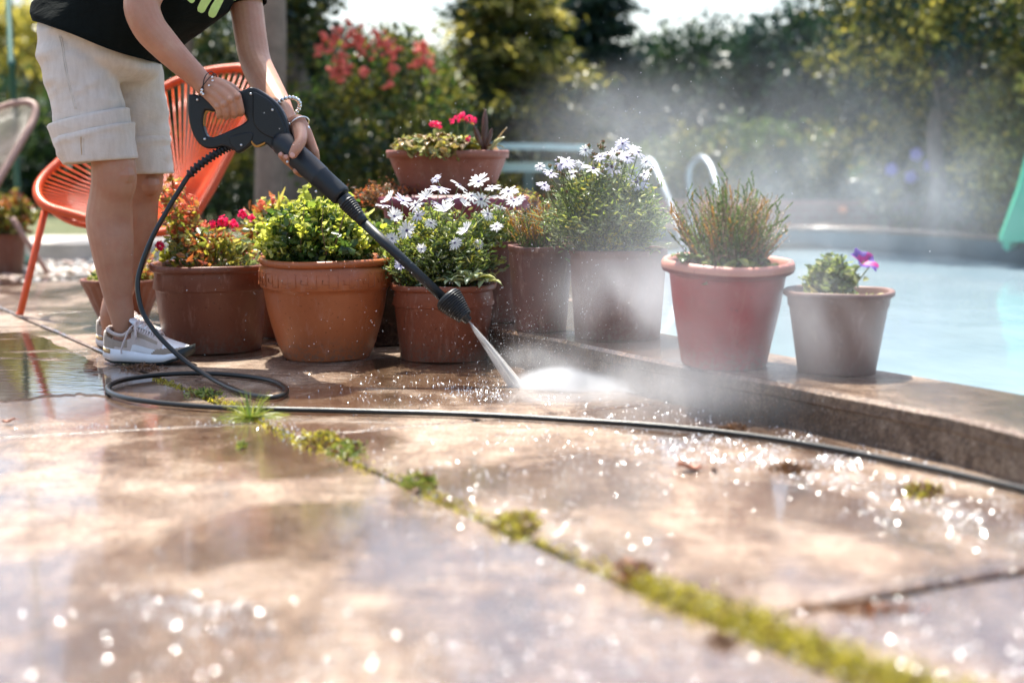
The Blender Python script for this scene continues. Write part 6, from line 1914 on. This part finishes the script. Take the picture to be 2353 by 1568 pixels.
def mat_fan():
    t = NT("jet_fan"); d = (hit - tip).normalized(); q = d.to_track_quat('Z', 'Y').to_euler()
    tc = t.node("ShaderNodeTexCoord"); m1 = t.node("ShaderNodeMapping"); m1.vector_type = 'TEXTURE'; m1.inputs['Rotation'].default_value = q
    m2 = t.node("ShaderNodeMapping"); m2.inputs['Scale'].default_value = (1, 1, .07)
    t.link(tc.outputs['Object'], m1.inputs[0]); t.link(m1.outputs[0], m2.inputs[0])
    n = t.noise(m2.outputs[0], 260, 4, .6)
    v = t.node("ShaderNodeVolumePrincipled"); v.inputs['Color'].default_value = (.98, .98, .98, 1); v.inputs['Anisotropy'].default_value = .35
    t.link(t.val(n, 0, 190, .40, .66), v.inputs['Density']); t.link(v.outputs[0], t.out.inputs['Volume']); return t.mat
jetloft(.0025, .019, .001, -.006).build("fan", mat_fan(), jet)

def mat_mist(blobs, nscale, lo, hi, gain, aniso=.3, detail=4, col=(.93, .96, 1.0), origin=Vector((0, 0, 0)), stretch=(1, 1, 1), dist=.6):
    t = NT("spray"); tc = t.node("ShaderNodeTexCoord"); obj = tc.outputs['Object']
    total = None
    for (c, rad, wgt) in blobs:
        c = Vector(c) - origin
        mp = t.node("ShaderNodeMapping"); mp.vector_type = 'POINT'
        mp.inputs['Scale'].default_value = tuple(1 / r for r in rad); mp.inputs['Location'].default_value = tuple(-c[i] / rad[i] for i in range(3))
        t.link(obj, mp.inputs[0])
        ln = t.node("ShaderNodeVectorMath", operation='LENGTH'); t.link(mp.outputs[0], ln.inputs[0])
        m = t.node("ShaderNodeMapRange", interpolation_type='SMOOTHSTEP')
        m.inputs['From Min'].default_value = 1.0; m.inputs['From Max'].default_value = 0.0; m.inputs['To Min'].default_value = 0; m.inputs['To Max'].default_value = wgt
        t.link(ln.outputs['Value'], m.inputs['Value'])
        total = m.outputs[0] if total is None else t.math('ADD', total, m.outputs[0])
    n = t.noise(t.coord(stretch), nscale, detail, .62, dist)
    d = t.math('MULTIPLY', total, t.val(n, 0, gain, lo, hi))
    v = t.node("ShaderNodeVolumePrincipled"); v.inputs['Color'].default_value = col + (1,); v.inputs['Anisotropy'].default_value = aniso
    t.link(d, v.inputs['Density']); t.link(v.outputs[0], t.out.inputs['Volume'])
    return t.mat
def vol_box(name, lo, hi, mat, label):
    c = Vector(((lo[0] + hi[0]) / 2, (lo[1] + hi[1]) / 2, (lo[2] + hi[2]) / 2)); mb = MB(); mb.box(c, (hi[0] - lo[0], hi[1] - lo[1], hi[2] - lo[2]))
    o = mb.build(name, mat, None, origin=c, smooth=False); tag(o, label, "spray", kind="stuff"); return o, c
lo, hi = (-.06, 3.28, .0015), (.62, 3.68, .17)
cc = Vector(((lo[0] + hi[0]) / 2, (lo[1] + hi[1]) / 2, (lo[2] + hi[2]) / 2))
bl = [(P(1225, 888, 3.50), (.07, .06, .032), 110), (P(1290, 893, 3.47), (.15, .10, .062), 190), (P(1390, 908, 3.44), (.20, .12, .058), 130), (P(1480, 915, 3.45), (.20, .12, .055), 75), (P(1215, 820, 3.56), (.09, .06, .05), 8), (P(1300, 850, 3.55), (.13, .08, .05), 6)]
vol_box("splash", lo, hi, mat_mist(bl, 16, .30, .60, 1.0, .35, 5, origin=cc), "dense white burst of spray where the jet strikes the slab")
lo, hi = (-.35, 2.72, .002), (2.6, 6.9, 1.15)
cc = Vector(((lo[0] + hi[0]) / 2, (lo[1] + hi[1]) / 2, (lo[2] + hi[2]) / 2))
bl = [(P(1420, 860, 3.3), (.42, .28, .13), 1.3),
      (P(1560, 850, 3.1), (.36, .26, .16), 1.0),
      (P(1720, 690, 3.02), (.66, .30, .32), .50),
      (P(1650, 880, 2.98), (.40, .22, .10), 1.2),
      (P(1560, 900, 3.25), (.34, .2, .09), 3.4),
      (P(1440, 690, 3.35), (.24, .22, .16), 3.2),
      (P(1720, 700, 3.0), (.28, .18, .20), .75),
      (P(1930, 770, 2.92), (.24, .14, .15), 1.7),
      (P(1560, 560, 3.5), (.45, .35, .3), .55),
      (P(2050, 500, 4.6), (.95, 1.2, .34), .12),
      (P(1750, 440, 5.2), (1.1, 1.3, .40), .10),
      (P(1430, 300, 4.8), (.5, .8, .28), .27),
      (P(2130, 450, 4.9), (.36, .6, .30), .16),
      (P(1900, 330, 5.4), (1.1, 1.2, .50), .10)]
vol_box("spray_mist", lo, hi, mat_mist(bl, 3.6, .34, .66, 1.5, .3, 4, origin=cc, stretch=(1, .6, .8), dist=1.1), "pale water mist drifting over the pots and the pool")
